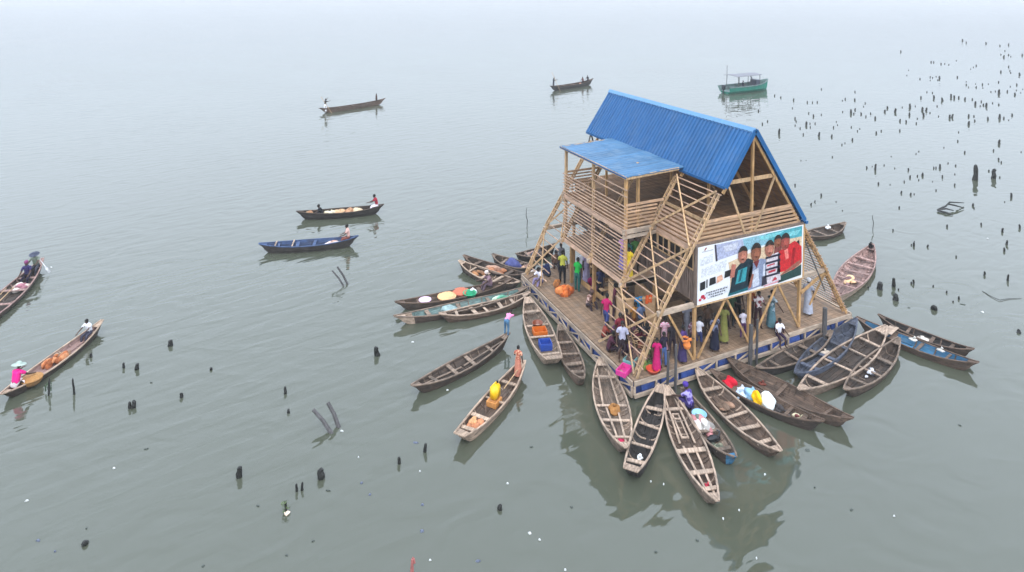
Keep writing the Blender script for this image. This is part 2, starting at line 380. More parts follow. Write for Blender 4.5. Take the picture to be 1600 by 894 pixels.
for z in (6.95, 7.25):
    mb = MB(); mb.bar((-4.64, 2.6, z), (-4.64, 5.6, z), .028, .05); part(mb, 'railing', M_SLAT)
for y in (2.70, 8.09):
    mb = MB()
    for z in np.arange(5.62, 6.5, .155): mb.bar((-4.62, y, z), (-2.95, y, z), .028, .075)
    part(mb, 'railing', M_SLATX)
    mb = MB(); mb.bar((-4.62, y, 6.56), (-2.6, y, 6.56), .06, .1, tint=1.15); part(mb, 'railing', M_SLATX)
    for z, h in ((5.40, .2), (5.17, .15), (3.06, .18)):
        mb = MB(); mb.bar((-4.8, y-.03, z), (-3.0, y-.03, z), .06, h, tint=1.1); part(mb, 'floor_beam', M_EDGE)
mb = MB(); mb.bar((-4.70, 2.55, 3.10), (-4.70, 8.2, 3.10), .05, .2); part(mb, 'floor_beam', M_SLAT)
mb = MB(); mb.bar((-4.66, 2.6, 5.36), (-4.66, 8.1, 5.36), .04, .2); part(mb, 'floor_beam', M_SLAT)
# attic front railing
mb = MB()
for k, z in enumerate(np.arange(5.62, 6.32, .17)):
    mb.bar((xl(z)+.05, .05, z), (min(3.0, 3.05-(z-5.36)/1.45), .05, z), .03, .085)
part(mb, 'railing', M_SLATX)
mb = MB(); mb.bar((xl(6.42)+.05, .05, 6.42), (2.28, .05, 6.42), .07, .11, tint=1.15); part(mb, 'railing', M_SLATX)
mb = MB(); mb.bar((-3.1, .02, 5.52), (3.02, .02, 5.52), .07, .1, tint=.95); part(mb, 'floor_beam', M_BOARD)
# corner post of the banner wall
for x in (-3.06, 3.05):
    mb = MB(); mb.box((x, .03, 4.28), (.11, .11, 2.4)); part(mb, 'post', M_YEL if x > 0 else M_BOARD)
# main roof: two corrugated planes
def corrug(P0, U, Lu, V, Lv, nrm, per, amp, mats, name, wav=0, thick=.03, nv=1, sheet=1.1):
    mb = MB(); P0, U, V, nrm = Vector(P0), Vector(U).normalized(), Vector(V).normalized(), Vector(nrm).normalized()
    prof = [(0, 0), (.30, 0), (.42, 1), (.72, 1), (.84, 0)]
    us = []; k = 0
    while k*per < Lu:
        for a, h in prof:
            if (k+a)*per <= Lu: us.append(((k+a)*per, h*amp))
        k += 1
    us.append((Lu, 0)); rows = []
    for j in range(nv+1):
        v = Lv*j/nv
        rows.append([P0+U*u+V*v+nrm*(h+wav*math.sin(u*2.1+j*1.7)*math.sin(j*1.3+u*.8)) for u, h in us])
    tints = {}
    for off in (0, -thick):
        vs = [p+nrm*off for r in rows for p in r]; n = len(us)
        for j in range(nv):
            for i in range(n-1):
                s = int(us[i][0]/sheet); tints.setdefault(s, random.uniform(.88, 1.12))
                q = [vs[j*n+i], vs[j*n+i+1], vs[(j+1)*n+i+1], vs[(j+1)*n+i]]
                mb.add(q, [(0, 1, 2, 3)], tints[s])
    n = len(us)
    for r in (rows[0], rows[-1]):
        for i in range(n-1): mb.add([r[i], r[i+1], r[i+1]-nrm*thick, r[i]-nrm*thick], [(0, 1, 2, 3)], 1)
    for i in (0, n-1):
        for j in range(nv): mb.add([rows[j][i], rows[j+1][i], rows[j+1][i]-nrm*thick, rows[j][i]-nrm*thick], [(0, 1, 2, 3)], 1)
    return part(mb, name, mats)
k = 2.24/1.58; ln = math.hypot(1, k)
corrug((-.0, -.02, 10.0), (0, 1, 0), 10.97, (-1, 0, -k), 1.60*ln, (-k, 0, 1), .225, .048, M_BLUE, 'roof')
corrug((.0, -.02, 10.0), (0, 1, 0), 10.97, (1, 0, -k), 3.07*ln, (k, 0, 1), .225, .048, M_BLUE, 'roof')
mb = MB()
for s in (-1, 1):
    mb.add([(0, -.06, 10.09), (0, 11.0, 10.09), (s*.13, 11.0, 10.09-.13*k+.03), (s*.13, -.06, 10.09-.13*k+.03)], [(0, 1, 2, 3)], 1)
    mb.add([(0, -.06, 10.05), (0, 11.0, 10.05), (s*.125, 11.0, 10.05-.13*k+.03), (s*.125, -.06, 10.05-.13*k+.03)], [(3, 2, 1, 0)], 1)
part(mb, 'ridge_cap', M_RIDGE)
for s, e in ((-1, 1.6), (1, 3.07)):
    mb = MB(); mb.bar((s*.02, -.05, 9.99), (s*e, -.05, 10-k*e), .03, .20, up=(0, 0, 1)); part(mb, 'barge_board', M_BLUE)
mb = MB(); mb.bar((-1.63, -.03, 7.73), (-1.63, 10.9, 7.73), .03, .12); part(mb, 'gutter', M_BLUE)
mb = MB(); mb.bar((3.14, -.1, 5.56), (3.14, 10.9, 5.56), .14, .12); part(mb, 'gutter', M_BLUE)
# ceiling boards under the roof
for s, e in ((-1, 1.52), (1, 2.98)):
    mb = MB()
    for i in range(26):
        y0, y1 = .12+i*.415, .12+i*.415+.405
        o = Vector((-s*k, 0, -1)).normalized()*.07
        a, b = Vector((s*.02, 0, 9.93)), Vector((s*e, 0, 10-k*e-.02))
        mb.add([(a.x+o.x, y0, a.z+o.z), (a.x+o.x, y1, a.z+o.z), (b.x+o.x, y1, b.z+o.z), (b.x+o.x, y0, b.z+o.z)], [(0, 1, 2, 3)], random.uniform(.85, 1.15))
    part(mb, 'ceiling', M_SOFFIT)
for y in (10.6,):                                       # rear eave props
    for q in ((-1.75, 6.9), (-1.2, 6.9)):
        mb = MB(); mb.bar((-1.5, y, 7.72), (q[0]-.2, y-.3, q[1]), .06, .06); part(mb, 'brace', M_GREYPOST)
# wing roof
corrug((-4.66, 2.62, 7.82), (0, 1, 0), 5.85, (1, 0, .035), 3.12, (-.035, 0, 1), .26, .018, M_BLUE2, 'wing_roof', wav=.03, nv=9, sheet=.95)
for p, q in (((-4.66, 2.62, 7.77), (-4.66, 8.44, 7.77)), ((-4.62, 2.66, 7.76), (-1.8, 2.66, 7.86)), ((-4.62, 8.40, 7.76), (-1.8, 8.40, 7.86))):
    mb = MB(); mb.bar(p, q, .05, .12); part(mb, 'roof_beam', M_LEG)
mb = MB(); mb.bar((-4.70, 2.60, 7.79), (-4.70, 8.48, 7.79), .02, .06); part(mb, 'gutter', M_BLUE)
# plywood stair core and stair on the ground floor
def panel(p, q, z0, z1, name='wall', mat=M_PLY, t=.04):
    mb = MB(); mb.bar((*p, (z0+z1)/2), (*q, (z0+z1)/2), t, z1-z0, tint=random.uniform(.9, 1.1)); return part(mb, name, mat)
panel((-4.5, 2.80), (-3.2, 2.46), ZD, 2.28)
panel((-4.52, 2.84), (-4.0, 4.9), ZD, 2.1)
panel((-3.18, 2.5), (-2.7, 4.6), ZD, 2.28)
mb = MB(); mb.bar((-4.5, 2.78, 2.32), (-3.2, 2.44, 2.32), .09, .07); mb.bar((-4.5, 2.8, 2.32), (-3.98, 4.9, 2.2), .09, .07); part(mb, 'railing', M_PLY)
st = MB()
for i in range(9): st.box((-3.6, 5.0+i*.27, ZD+.16+i*.265), (.9, .27, .05))
part(st, 'stair', M_PLY)
panel((-4.1, 4.95), (-4.1, 7.2), 1.0, 1.25, 'stair_string', M_YEL)
panel((-1.0, 5.0), (1.6, 5.0), ZD, 2.9, 'wall', M_PLY)
panel((-3.0, 8.9), (.5, 8.9), ZD, 2.9, 'wall', M_BOARD)
# cloths hung over the stair core and the wing rail
def cloth(p, wd, ht, col, label, name='hanging_cloth', ry=0):
    mb = MB(); n = 7; vs = []; fs = []
    for off in (0, .02):
        for j in range(4):
            for i in range(n):
                vs.append(((i/(n-1)-.5)*wd, off+.03*math.sin(i*2.1+j*.4), -ht*j/3*(1+.06*math.sin(i*1.3))))
    for s in (0, 1):
        for j in range(3):
            for i in range(n-1):
                a = s*4*n+j*n+i; fs.append((a, a+1, a+n+1, a+n))
    mb.add(vs, fs, 1); o = mb.build(name, paint(col, .85, .25, 'cloth'), None, False, p, ry)
    return tag(o, label, 'cloth')
cloth((-3.98, 2.58, 2.42), .42, .55, S(40, 130, 180), 'blue cloth hung over the plywood stair box')
cloth((-3.5, 2.46, 2.46), .36, .36, S(215, 95, 45), 'small orange red cloth hung beside the blue one on the stair box')

# ------------------------------------------------------------------ banner
BN = thing('banner', (0, -.02, 3.06), 'wide printed banner of four children and white panels hung across the front', 'banner')
BW, BH = 5.98, 2.40
def bp(s, v, k): return ((s-.5)*BW, -.004*k-.012, v*BH)
mb = MB(); mb.box((0, 0, BH/2), (BW, .02, BH), tint=1); mb.build('sheet', paint((.74, .75, .77), .5, .05, 'vinyl'), BN)
def shape(name, layers, parent=BN):
    mb = MB(); ms = []
    for k, col, pts in layers:
        mt = paint(col, .5, .34, 'print', nsc=13)
        if mt not in ms: ms.append(mt)
        for pp in (pts if isinstance(pts[0][0], (tuple, list)) else [pts]): mb.poly([bp(s, v, k) for s, v in pp], ms.index(mt), random.uniform(.97, 1.03))
    return mb.build(name, ms, parent)
def ell(s, v, rs, rv, n=18): return [(s+rs*math.cos(2*math.pi*i/n), v+rv*math.sin(2*math.pi*i/n)) for i in range(n)]
beige, skin1, skin2 = S(205, 180, 150), S(120, 72, 52), S(150, 95, 78)
shape('printed_background', [
    (1, beige, [(.29, .05), (.985, .05), (.985, .80), (.70, .80), (.27, .62), (.29, .4)]),
    (2, S(165, 170, 195), [(.145, .985), (.40, .985), (.42, .76), (.16, .70)]),
    (2, S(130, 175, 190), [(.40, .985), (.62, .985), (.66, .80), (.42, .76)]),
    (2, S(75, 155, 165), [(.62, .985), (.985, .985), (.985, .79), (.66, .80)]),
    (3, S(120, 190, 195), [[(.55, .96), (.80, .97), (.72, .90), (.58, .88)], [(.80, .92), (.97, .93), (.93, .84), (.78, .85)]]),
    (1, S(205, 208, 214), [[(.03, .62), (.26, .68), (.25, .50), (.03, .46)], [(.02, .80), (.13, .84), (.13, .70), (.02, .66)], [(.09, .06), (.28, .10), (.27, .22), (.06, .17)]]),
    (3, S(60, 55, 70), [(.142, .99), (.156, .99), (.172, .70), (.156, .69)]),
    (3, S(190, 192, 205), [[(.22, .93), (.36, .95), (.34, .83), (.24, .82)]]),
    (3, S(215, 165, 140), [(.165, .30), (.225, .34), (.215, .44), (.17, .42)])])
for q_ in ([[(.02, .24), (.065, .26), (.065, .40), (.02, .38)], [(.10, .29), (.16, .31), (.155, .43), (.105, .42)], [(.235, .36), (.30, .38), (.295, .49), (.24, .48)], [(.075, .27), (.085, .27), (.085, .42), (.075, .41)]]): shape('printed_block', [(4, (.012, .012, .014), [q_])])
for r in range(3):
    tx = []
    s = .075+.02*r
    while s < .25-.02*r:
        q = random.uniform(.008, .02); v = .165-.045*r+.35*(s-.07)*.15
        tx.append([(s, v), (s+q, v+.004), (s+q, v+.026), (s, v+.022)]); s += q+.006
    shape('printed_text', [(4, (.10, .10, .13), tx)])
shape('printed_emblem', [(4, S(175, 35, 60), [ell(.045, .13, .018, .035, 8), [(.01, .07), (.03, .06), (.035, .10), (.015, .11)], [(.05, .07), (.07, .08), (.07, .12), (.055, .11)]])])
shape('printed_lines', [(4, S(150, 60, 60), [[(.05, .93), (.06, .93), (.075, .97), (.065, .98)]]), (4, S(150, 150, 155), [(.03, .915), (.13, .92), (.13, .91), (.03, .905)])])
def figure(hs, hv, rs, rv, sk, layers):
    L = [(7, col, pts) if k is None else (k, col, pts) for k, col, pts in layers]
    L += [(8, sk, ell(hs, hv, rs, rv)), (9, tuple(min(1, c*1.5) for c in sk), [ell(hs+rs*.15, hv-rv*.15, rs*.55, rv*.5)]), (9, (.02, .016, .014), [(hs-rs, hv+rv*.35)]+[(hs+rs*1.05*math.cos(a), hv+rv*.15+rv*math.sin(a)) for a in np.linspace(math.pi*.95, .05, 9)]+[(hs+rs, hv+rv*.35), (hs, hv+rv*.55)]),
          (9, (.03, .02, .02), [ell(hs-rs*.38, hv+rv*.05, rs*.10, rv*.045, 8), ell(hs+rs*.38, hv+rv*.05, rs*.10, rv*.045, 8)]),
          (9, S(165, 110, 95), [(hs-rs*.35, hv-rv*.45), (hs+rs*.35, hv-rv*.45), (hs+rs*.2, hv-rv*.6), (hs-rs*.2, hv-rv*.6)])]
    return shape('printed_figure', L)
figure(.40, .70, .044, .145, skin2, [(5, S(14, 38, 48), [(.285, .06), (.49, .10), (.50, .56), (.45, .62), (.37, .54), (.31, .42)]), (6, S(50, 140, 150), [[(.335, .20), (.43, .22), (.445, .47), (.36, .44)]]),
       (7, S(18, 85, 95), [[(.36, .23), (.385, .24), (.405, .45), (.385, .44)]]), (6, S(170, 105, 90), [(.285, .34), (.325, .34), (.34, .56), (.30, .58)]), (4, S(18, 95, 105), [(.27, .02), (.51, .04), (.49, .16), (.29, .14)])])
figure(.525, .69, .048, .16, skin1, [(5, S(125, 135, 160), [(.455, .03), (.635, .06), (.625, .52), (.575, .56), (.485, .50), (.455, .32)]), (6, S(190, 195, 208), [[(.50, .06), (.565, .08), (.55, .40), (.495, .36)], [(.595, .20), (.62, .21), (.615, .45), (.60, .44)]]), (7, S(105, 35, 38), [(.50, .53), (.56, .54), (.535, .40)]),
       (6, S(45, 42, 55), [(.585, .04), (.64, .06), (.63, .22), (.59, .22)]), (7, S(140, 85, 70), [(.455, .06), (.485, .08), (.51, .30), (.49, .32)])])
figure(.655, .70, .044, .145, skin2, [(5, S(200, 190, 195), [(.61, .04), (.775, .07), (.755, .60), (.635, .57)]), (6, S(35, 33, 52), [[(.618, v), (.768, v+.01), (.766, v+.05), (.62, v+.04)] for v in (.18, .30, .42, .52)]), (7, S(175, 45, 62), [[(.65, .25), (.72, .26), (.72, .30), (.65, .29)], [(.685, .08), (.74, .10), (.715, .16)], [(.635, .38), (.71, .39), (.71, .415), (.635, .405)]]), (4, S(205, 140, 150), [(.61, .02), (.78, .04), (.78, .11), (.61, .09)])])
figure(.81, .76, .046, .15, S(140, 65, 55), [(5, S(190, 32, 38), [(.735, .22), (.90, .20), (.988, .30), (.982, .60), (.91, .74), (.83, .68), (.745, .60)]), (6, S(222, 120, 110), [(.80, .64), (.84, .62), (.85, .44), (.82, .42)]), (6, S(150, 22, 30), [[(.87, .25), (.90, .24), (.92, .60), (.89, .62)]]), (7, S(150, 90, 75), [(.76, .14), (.96, .26), (.98, .36), (.93, .33), (.80, .20)]), (4, S(30, 62, 58), [(.75, .02), (.985, .06), (.985, .26), (.90, .20), (.76, .14)]), (4, S(26, 22, 26), [(.90, .68), (.955, .74), (.965, .60), (.92, .58)])])
figure(.735, .80, .036, .11, skin1, [(3, S(120, 60, 55), [(.70, .55), (.78, .56), (.77, .74), (.71, .74)])])
mb = MB(); mb.box((0, -.02, -.035), (BW+.1, .04, .05), tint=1.1); mb.build('batten', M_LEG, BN)
# ------------------------------------------------------------------ dugout canoes
def cw(name, c, var=.65, **k): return wood(name, c, grain=(.9, 6, 6), sc=1.3, var=var, **k)
W = {
 'grey': cw('weathered_grey_planks', (.195, .142, .106), stain=.55, dirt=(.06, .05, .042)),
 'brown': cw('weathered_brown_planks', (.125, .083, .060), stain=.55, dirt=(.05, .04, .032)),
 'dark': cw('wet_dark_planks', (.064, .045, .034), stain=.55, dirt=(.035, .03, .027)),
 'black': cw('black_wet_planks', (.035, .029, .026), stain=.6, dirt=(.02, .018, .016)),
 'tan': cw('pale_tan_planks', (.38, .275, .20), stain=.45, dirt=(.17, .13, .10)),
 'pink': cw('reddish_planks', (.30, .19, .165), stain=.4, dirt=(.16, .11, .10)),
 'pale': cw('bleached_planks', (.38, .28, .21), stain=.45, dirt=(.2, .17, .14)),
 'blue': cw('worn_blue_paint', (.07, .08, .11), stain=.6, dirt=(.07, .06, .055)),
 'cyan': cw('bright_blue_paint', (.045, .17, .30), stain=.45, dirt=(.12, .13, .14), var=.25),
 'navy': cw('navy_paint', (.05, .082, .17), stain=.5, dirt=(.05, .05, .06)),
 'teal': cw('faded_teal_paint', (.13, .20, .19), stain=.65, dirt=(.12, .11, .10)),
 'green': cw('sea_green_paint', (.02, .24, .17), stain=.3, dirt=(.02, .07, .06), var=.3),
}
BT = {}
GB = 'canoes crowded around the floating school'
GF = 'canoes out on the open lagoon'
def canoe(key, A, B, beam, label, outer='grey', inner='dark', rail='grey', thw=(-.6, -.2, .2, .6), ribs=6, fb=.26, rise=.25, ends=(.05, .05), stringers=0, deck='same', grp=GB, tipz=.55, parts=True, tip=None):
    a, b = at(*A, tipz), at(*B, tipz); o = (a+b)/2; o.z = 0
    L = math.hypot(b.x-a.x, b.y-a.y); rz = math.atan2(b.y-a.y, b.x-a.x)
    R0 = thing('canoe', o, label, 'canoe', grp, rz); h = L/2
    rg = random.Random(key); beam *= .94
    pw, asym = rg.uniform(1.9, 2.25), rg.uniform(-.06, .06)
    def hb(t):
        u = max(-1, min(1, t+asym*(1-t*t))); e = ends[0] if t < 0 else ends[1]
        return max(0, beam/2-e)*(1-abs(u)**pw)**.97+e
    def gz(t): return fb+rise*abs(t)**2.6*(1.1 if t > 0 else .9)
    def zb(t): return -.14+(gz(t)+.05)*abs(t)**7*.75
    def X(t, low): return t*h*(1-.10*low*abs(t)**3)
    T = [-1, -.94, -.86, -.74, -.6, -.45, -.3, -.15, 0, .15, .3, .45, .6, .74, .86, .94, 1]
    def sec(t, inn):
        e = .038 if inn else 0; w_, g, z = max(hb(t)-e, .012), gz(t), zb(t); zi = max(z+.06, .035) if inn else z
        zi = min(zi, g-.04)
        return [(X(t, 0), -w_, g), (X(t, .4), -w_*.95, (g*.55+zi*.45)), (X(t, .8), -w_*.74, zi+.05), (X(t, 1), -w_*.45, zi), (X(t, 1), w_*.45, zi), (X(t, .8), w_*.74, zi+.05), (X(t, .4), w_*.95, (g*.55+zi*.45)), (X(t, 0), w_, g)]
    mb = MB(); so, si = [sec(t, 0) for t in T], [sec(t, 1) for t in T]
    for S_, m in ((so, 0), (si, 1)):
        for j in range(7):
            tn = rg.uniform(.65, 1.25)
            for i in range(len(T)-1):
                q = [S_[i][j], S_[i+1][j], S_[i+1][j+1], S_[i][j+1]]
                if m: q = q[::-1]
                mt = m
                if tip and (T[i] > tip[1] if tip[1] > 0 else T[i] < tip[1]): mt = 2
                mb.add(q, [(0, 1, 2, 3)], tn*rg.uniform(.95, 1.05), mt)
    for i in range(len(T)-1):
        for j in (0, 7): mb.add([so[i][j], so[i+1][j], si[i+1][j], si[i][j]], [(0, 1, 2, 3)], 1)
    for i in (0, -1):
        for j in range(7): mb.add([so[i][j], so[i][j+1], si[i][j+1], si[i][j]], [(0, 1, 2, 3)], 1)
        mb.add(so[i], [tuple(range(8))], 1)
    mats = [W[outer], W[inner]]+([W[tip[0]]] if tip else [])
    mb.build('hull', mats, R0)
    for s in (-1, 1):
        mb = MB()
        for t0, t1 in zip(T[:-1], T[1:]):
            mb.bar((X(t0, 0), s*(hb(t0)-.01), gz(t0)+.012), (X(t1, 0), s*(hb(t1)-.01), gz(t1)+.012), .062, .04, tint=rg.uniform(.85, 1.15))
        mb.build('gunwale', W[rail], R0)
    dk = W[rail] if deck == 'same' else W[deck]
    for s in (-1, 1):
        t0 = s*.84; mb = MB()
        p = [(X(t0, 0), -hb(t0)+.02, gz(t0)-.005), (X(t0, 0), hb(t0)-.02, gz(t0)-.005), (X(s, 0), (ends[1] if s > 0 else ends[0]), gz(s)+.005), (X(s, 0), -(ends[1] if s > 0 else ends[0]), gz(s)+.005)]
        mb.add(p+[(x, y, z-.03) for x, y, z in p], [(0, 1, 2, 3), (7, 6, 5, 4), (0, 3, 7, 4), (1, 0, 4, 5), (2, 1, 5, 6), (3, 2, 6, 7)], rg.uniform(.8, 1.1))
        mb.build('end_deck', dk if not tip or tip[1]*s < 0 else W[tip[0]], R0)
    for t in thw:
        t += rg.uniform(-.035, .035); mb = MB(); z = gz(t)-rg.uniform(.03, .07); k_ = rg.uniform(-.05, .05); mb.bar((X(t, 0)-k_, -hb(t)+.02, z), (X(t, 0)+k_, hb(t)-.02, z+rg.uniform(-.015, .015)), rg.uniform(.09, .2), .035, tint=rg.uniform(.95, 1.25)); mb.build('thwart', W[rail], R0)
    ribs = int(ribs*1.7)
    for i in range(ribs):
        t = -.8+1.6*(i+.5)/ribs
        if any(abs(t-q) < .04 for q in thw): t += .07
        p = sec(t, 1); mb = MB(); tn = rg.uniform(.8, 1.1)
        for j in range(7): mb.bar((p[j][0], p[j][1]*.97, p[j][2]+(.018 if j else -.02)), (p[j+1][0], p[j+1][1]*.97, p[j+1][2]+(.018 if j < 6 else -.02)), .042, .035, tint=tn)
        mb.build('rib', W[rail] if rg.random() < .5 else W[inner], R0)
    mb = MB()
    for y in (-.27, -.09, .09, .27):
        w_ = hb(.55)*1.0
        for t0, t1 in ((-.62, -.02), (.0, .62)):
            if rg.random() < .2: continue
            z = max(.06, zb(t0)+.09); mb.bar((t0*h, y*w_*2.0, z), (t1*h+rg.uniform(-.1, .1), y*w_*2.0, z+rg.uniform(0, .015)), w_*.33, .02, tint=rg.uniform(.55, 1.05))
    mb.build('floorboards', W[inner], R0)
    for k in range(stringers):
        y = (k-(stringers-1)/2)*hb(0)*.75
        for t0, t1 in ((-.85, -.05), (.0, .82)):
            mb = MB(); mb.bar((t0*h, y*.9, gz(t0)-.12), (t1*h, y*.9*hb(t1)/hb(0)*1.4, gz(t1)-.12), .07, .03, tint=rg.uniform(.95, 1.2)); mb.build('stringer', W[rail], R0)
    def wp(t, s=0., z=None):
        if z is None: z = .085
        x, y = X(t, 0), s*hb(t)
        return Vector((o.x+x*math.cos(rz)-y*math.sin(rz), o.y+x*math.sin(rz)+y*math.cos(rz), z))
    BT[key] = dict(o=o, rz=rz, L=L, hb=hb, gz=gz, p=wp)
canoe(1, (-62, 522), (67, 403), 1.35, 'weathered canoe with net and paddlers cut off by the left edge of the photo', 'dark', 'dark', 'pink', (-.5, -.15, .2, .55, .8), 8, grp=GF)
canoe(2, (1, 611), (160, 497), .95, 'long narrow tan canoe with a pink shirted paddler and orange sacks', 'dark', 'pink', 'tan', (-.45, 0, .1, .72), 4, .22, .22, grp=GF)
canoe(3, (498, 171), (602, 156), 1.15, 'far brown canoe with one poler standing at each end', 'brown', 'dark', 'brown', (-.4, .0, .4), 4, .42, .3, grp=GF)
canoe(4, (463, 331), (600, 321), 1.15, 'dark canoe loaded with pale sacks, with a white and red paddler', 'black', 'dark', 'dark', (-.3, .1, .75), 4, .40, .2, grp=GF)
canoe(5, (404, 381), (560, 370), 1.15, 'canoe with a bright navy blue inside and a seated man at its right end', 'black', 'navy', 'navy', (-.62, -.25, .1), 3, .38, .2, grp=GF)
canoe(6, (859, 136), (927, 125), 1.3, 'farthest dark canoe beyond the blue ridge', 'black', 'dark', 'brown', (-.4, .0, .4), 3, .55, .35, grp=GF, tipz=.7)
canoe(8, (643, 600), (796, 519), 1.0, 'grey brown canoe below a bending person in a pink shirt', 'dark', 'dark', 'grey', (-.62, -.25, .1, .55), 6, stringers=1)
canoe(9, (717, 677), (818, 562), .98, 'pale tan canoe carrying a yellow jerrycan', 'tan', 'brown', 'tan', (-.72, -.42, .02, .5), 4, ends=(.2, .1))
canoe(10, (824, 462), (866, 560), 1.3, 'pale wide canoe holding an orange crate and a blue bin', 'pale', 'grey', 'pale', (-.6, -.2, .15, .75), 5, ends=(.12, .34))
canoe(11, (874, 505), (911, 591), .95, 'small dull grey brown canoe close along the left side of the raft', 'brown', 'brown', 'grey', (-.5, -.1, .25, .55), 4)
canoe(12, (617, 470), (802, 434), 1.0, 'loaded canoe carrying hats, sacks and a green tub', 'dark', 'brown', 'brown', (-.6, -.1, .4), 4)
canoe(13, (615, 492), (826, 447), 1.0, 'canoe with faded teal inside and a pale painted left tip', 'dark', 'teal', 'grey', (-.55, -.1, .4), 5, tip=('pale', -.8))
canoe(14, (686, 488), (828, 456), 1.0, 'pale empty canoe with open compartments, front one of the left cluster', 'brown', 'brown', 'pale', (-.62, -.3, .0, .3, .62), 8)
canoe(15, (717, 405), (812, 440), 1.15, 'brown canoe with pale cross boards at the back of the left cluster', 'dark', 'brown', 'tan', (-.5, -.1, .3), 5)
canoe(16, (724, 397), (822, 427), 1.05, 'dark canoe holding a brown heap, at the back of the left cluster', 'black', 'dark', 'brown', (-.5, .1, .5), 4)
canoe(17, (769, 395), (838, 414), 1.05, 'dark canoe half hidden behind a blue bundle near the rear raft corner', 'black', 'dark', 'grey', (-.4, .2), 3)
canoe(18, (806, 395), (868, 380), 1.1, 'dark canoe behind the rear left legs of the school', 'black', 'dark', 'grey', (-.4, .2), 3)
canoe(19, (938, 556), (978, 699), 1.35, 'grey canoe with a red cloth in its pointed front, left of the raft corner', 'grey', 'grey', 'pale', (-.62, .0, .3, .68), 7, stringers=2)
canoe(20, (1033, 598), (985, 734), .92, 'narrow blackened canoe with a blunt pale end', 'black', 'black', 'pale', (-.55, -.1, .3, .68), 6, ends=(.1, .22), deck='pale')
canoe(21, (1042, 600), (1121, 782), 1.2, 'long pale canoe with lengthwise boards, nearest to the viewer', 'grey', 'brown', 'pale', (-.62, .12, .5, .78), 8, stringers=2)
canoe(22, (1066, 603), (1149, 713), .95, 'small canoe with a blue painted tip and heaped litter', 'dark', 'grey', 'grey', (.1, .6), 5, tip=('cyan', .8))
canoe(23, (1088, 572), (1220, 704), 1.2, 'clean brown canoe with wide thwarts beside the blue tipped one', 'brown', 'brown', 'pale', (-.55, .05, .35, .68), 5)
canoe(24, (1110, 575), (1288, 657), 1.0, 'dark brown canoe carrying red, white and yellow bags', 'dark', 'brown', 'brown', (-.5, .45, .7), 5)
canoe(25, (1136, 556), (1333, 653), 1.25, 'broad bare brown canoe with a pale tip, right of the bag canoe', 'brown', 'brown', 'brown', (-.72, -.1, .62), 6, tip=('brown', .9))
canoe(26, (1183, 572), (1300, 516), 1.0, 'small dark canoe lying along the front right edge of the raft', 'black', 'dark', 'grey', (-.5, -.1, .3), 4)
canoe(27, (1243, 581), (1338, 497), 1.25, 'canoe painted worn blue inside, under the right raft corner', 'blue', 'blue', 'blue', (-.6, -.15, .25), 5)
canoe(28, (1248, 606), (1385, 508), 1.5, 'big empty pale grey canoe with four thwarts at the right corner', 'grey', 'dark', 'pale', (-.62, -.15, .25, .62), 6)
canoe(29, (1320, 606), (1405, 527), 1.05, 'narrow dark grey canoe beside the big pale grey one', 'dark', 'dark', 'grey', (-.5, -.1, .35), 5)
canoe(30, (1338, 493), (1529, 566), 1.05, 'canoe with bright blue inside pointing right', 'brown', 'cyan', 'brown', (-.35, .1, .55), 3)
canoe(31, (1372, 489), (1522, 545), .9, 'dark canoe behind the bright blue one', 'dark', 'black', 'brown', (-.3, .2, .6), 3)
canoe(32, (1302, 462), (1364, 381), 1.6, 'reddish canoe with many ribs moored at the right rear side', 'pale', 'pink', 'pink', (-.5, -.25, .05, .3, .55), 9)
canoe(33, (1252, 364), (1321, 347), 1.3, 'small dark canoe peeking out behind the right eave', 'dark', 'dark', 'grey', (-.1, .35), 3)

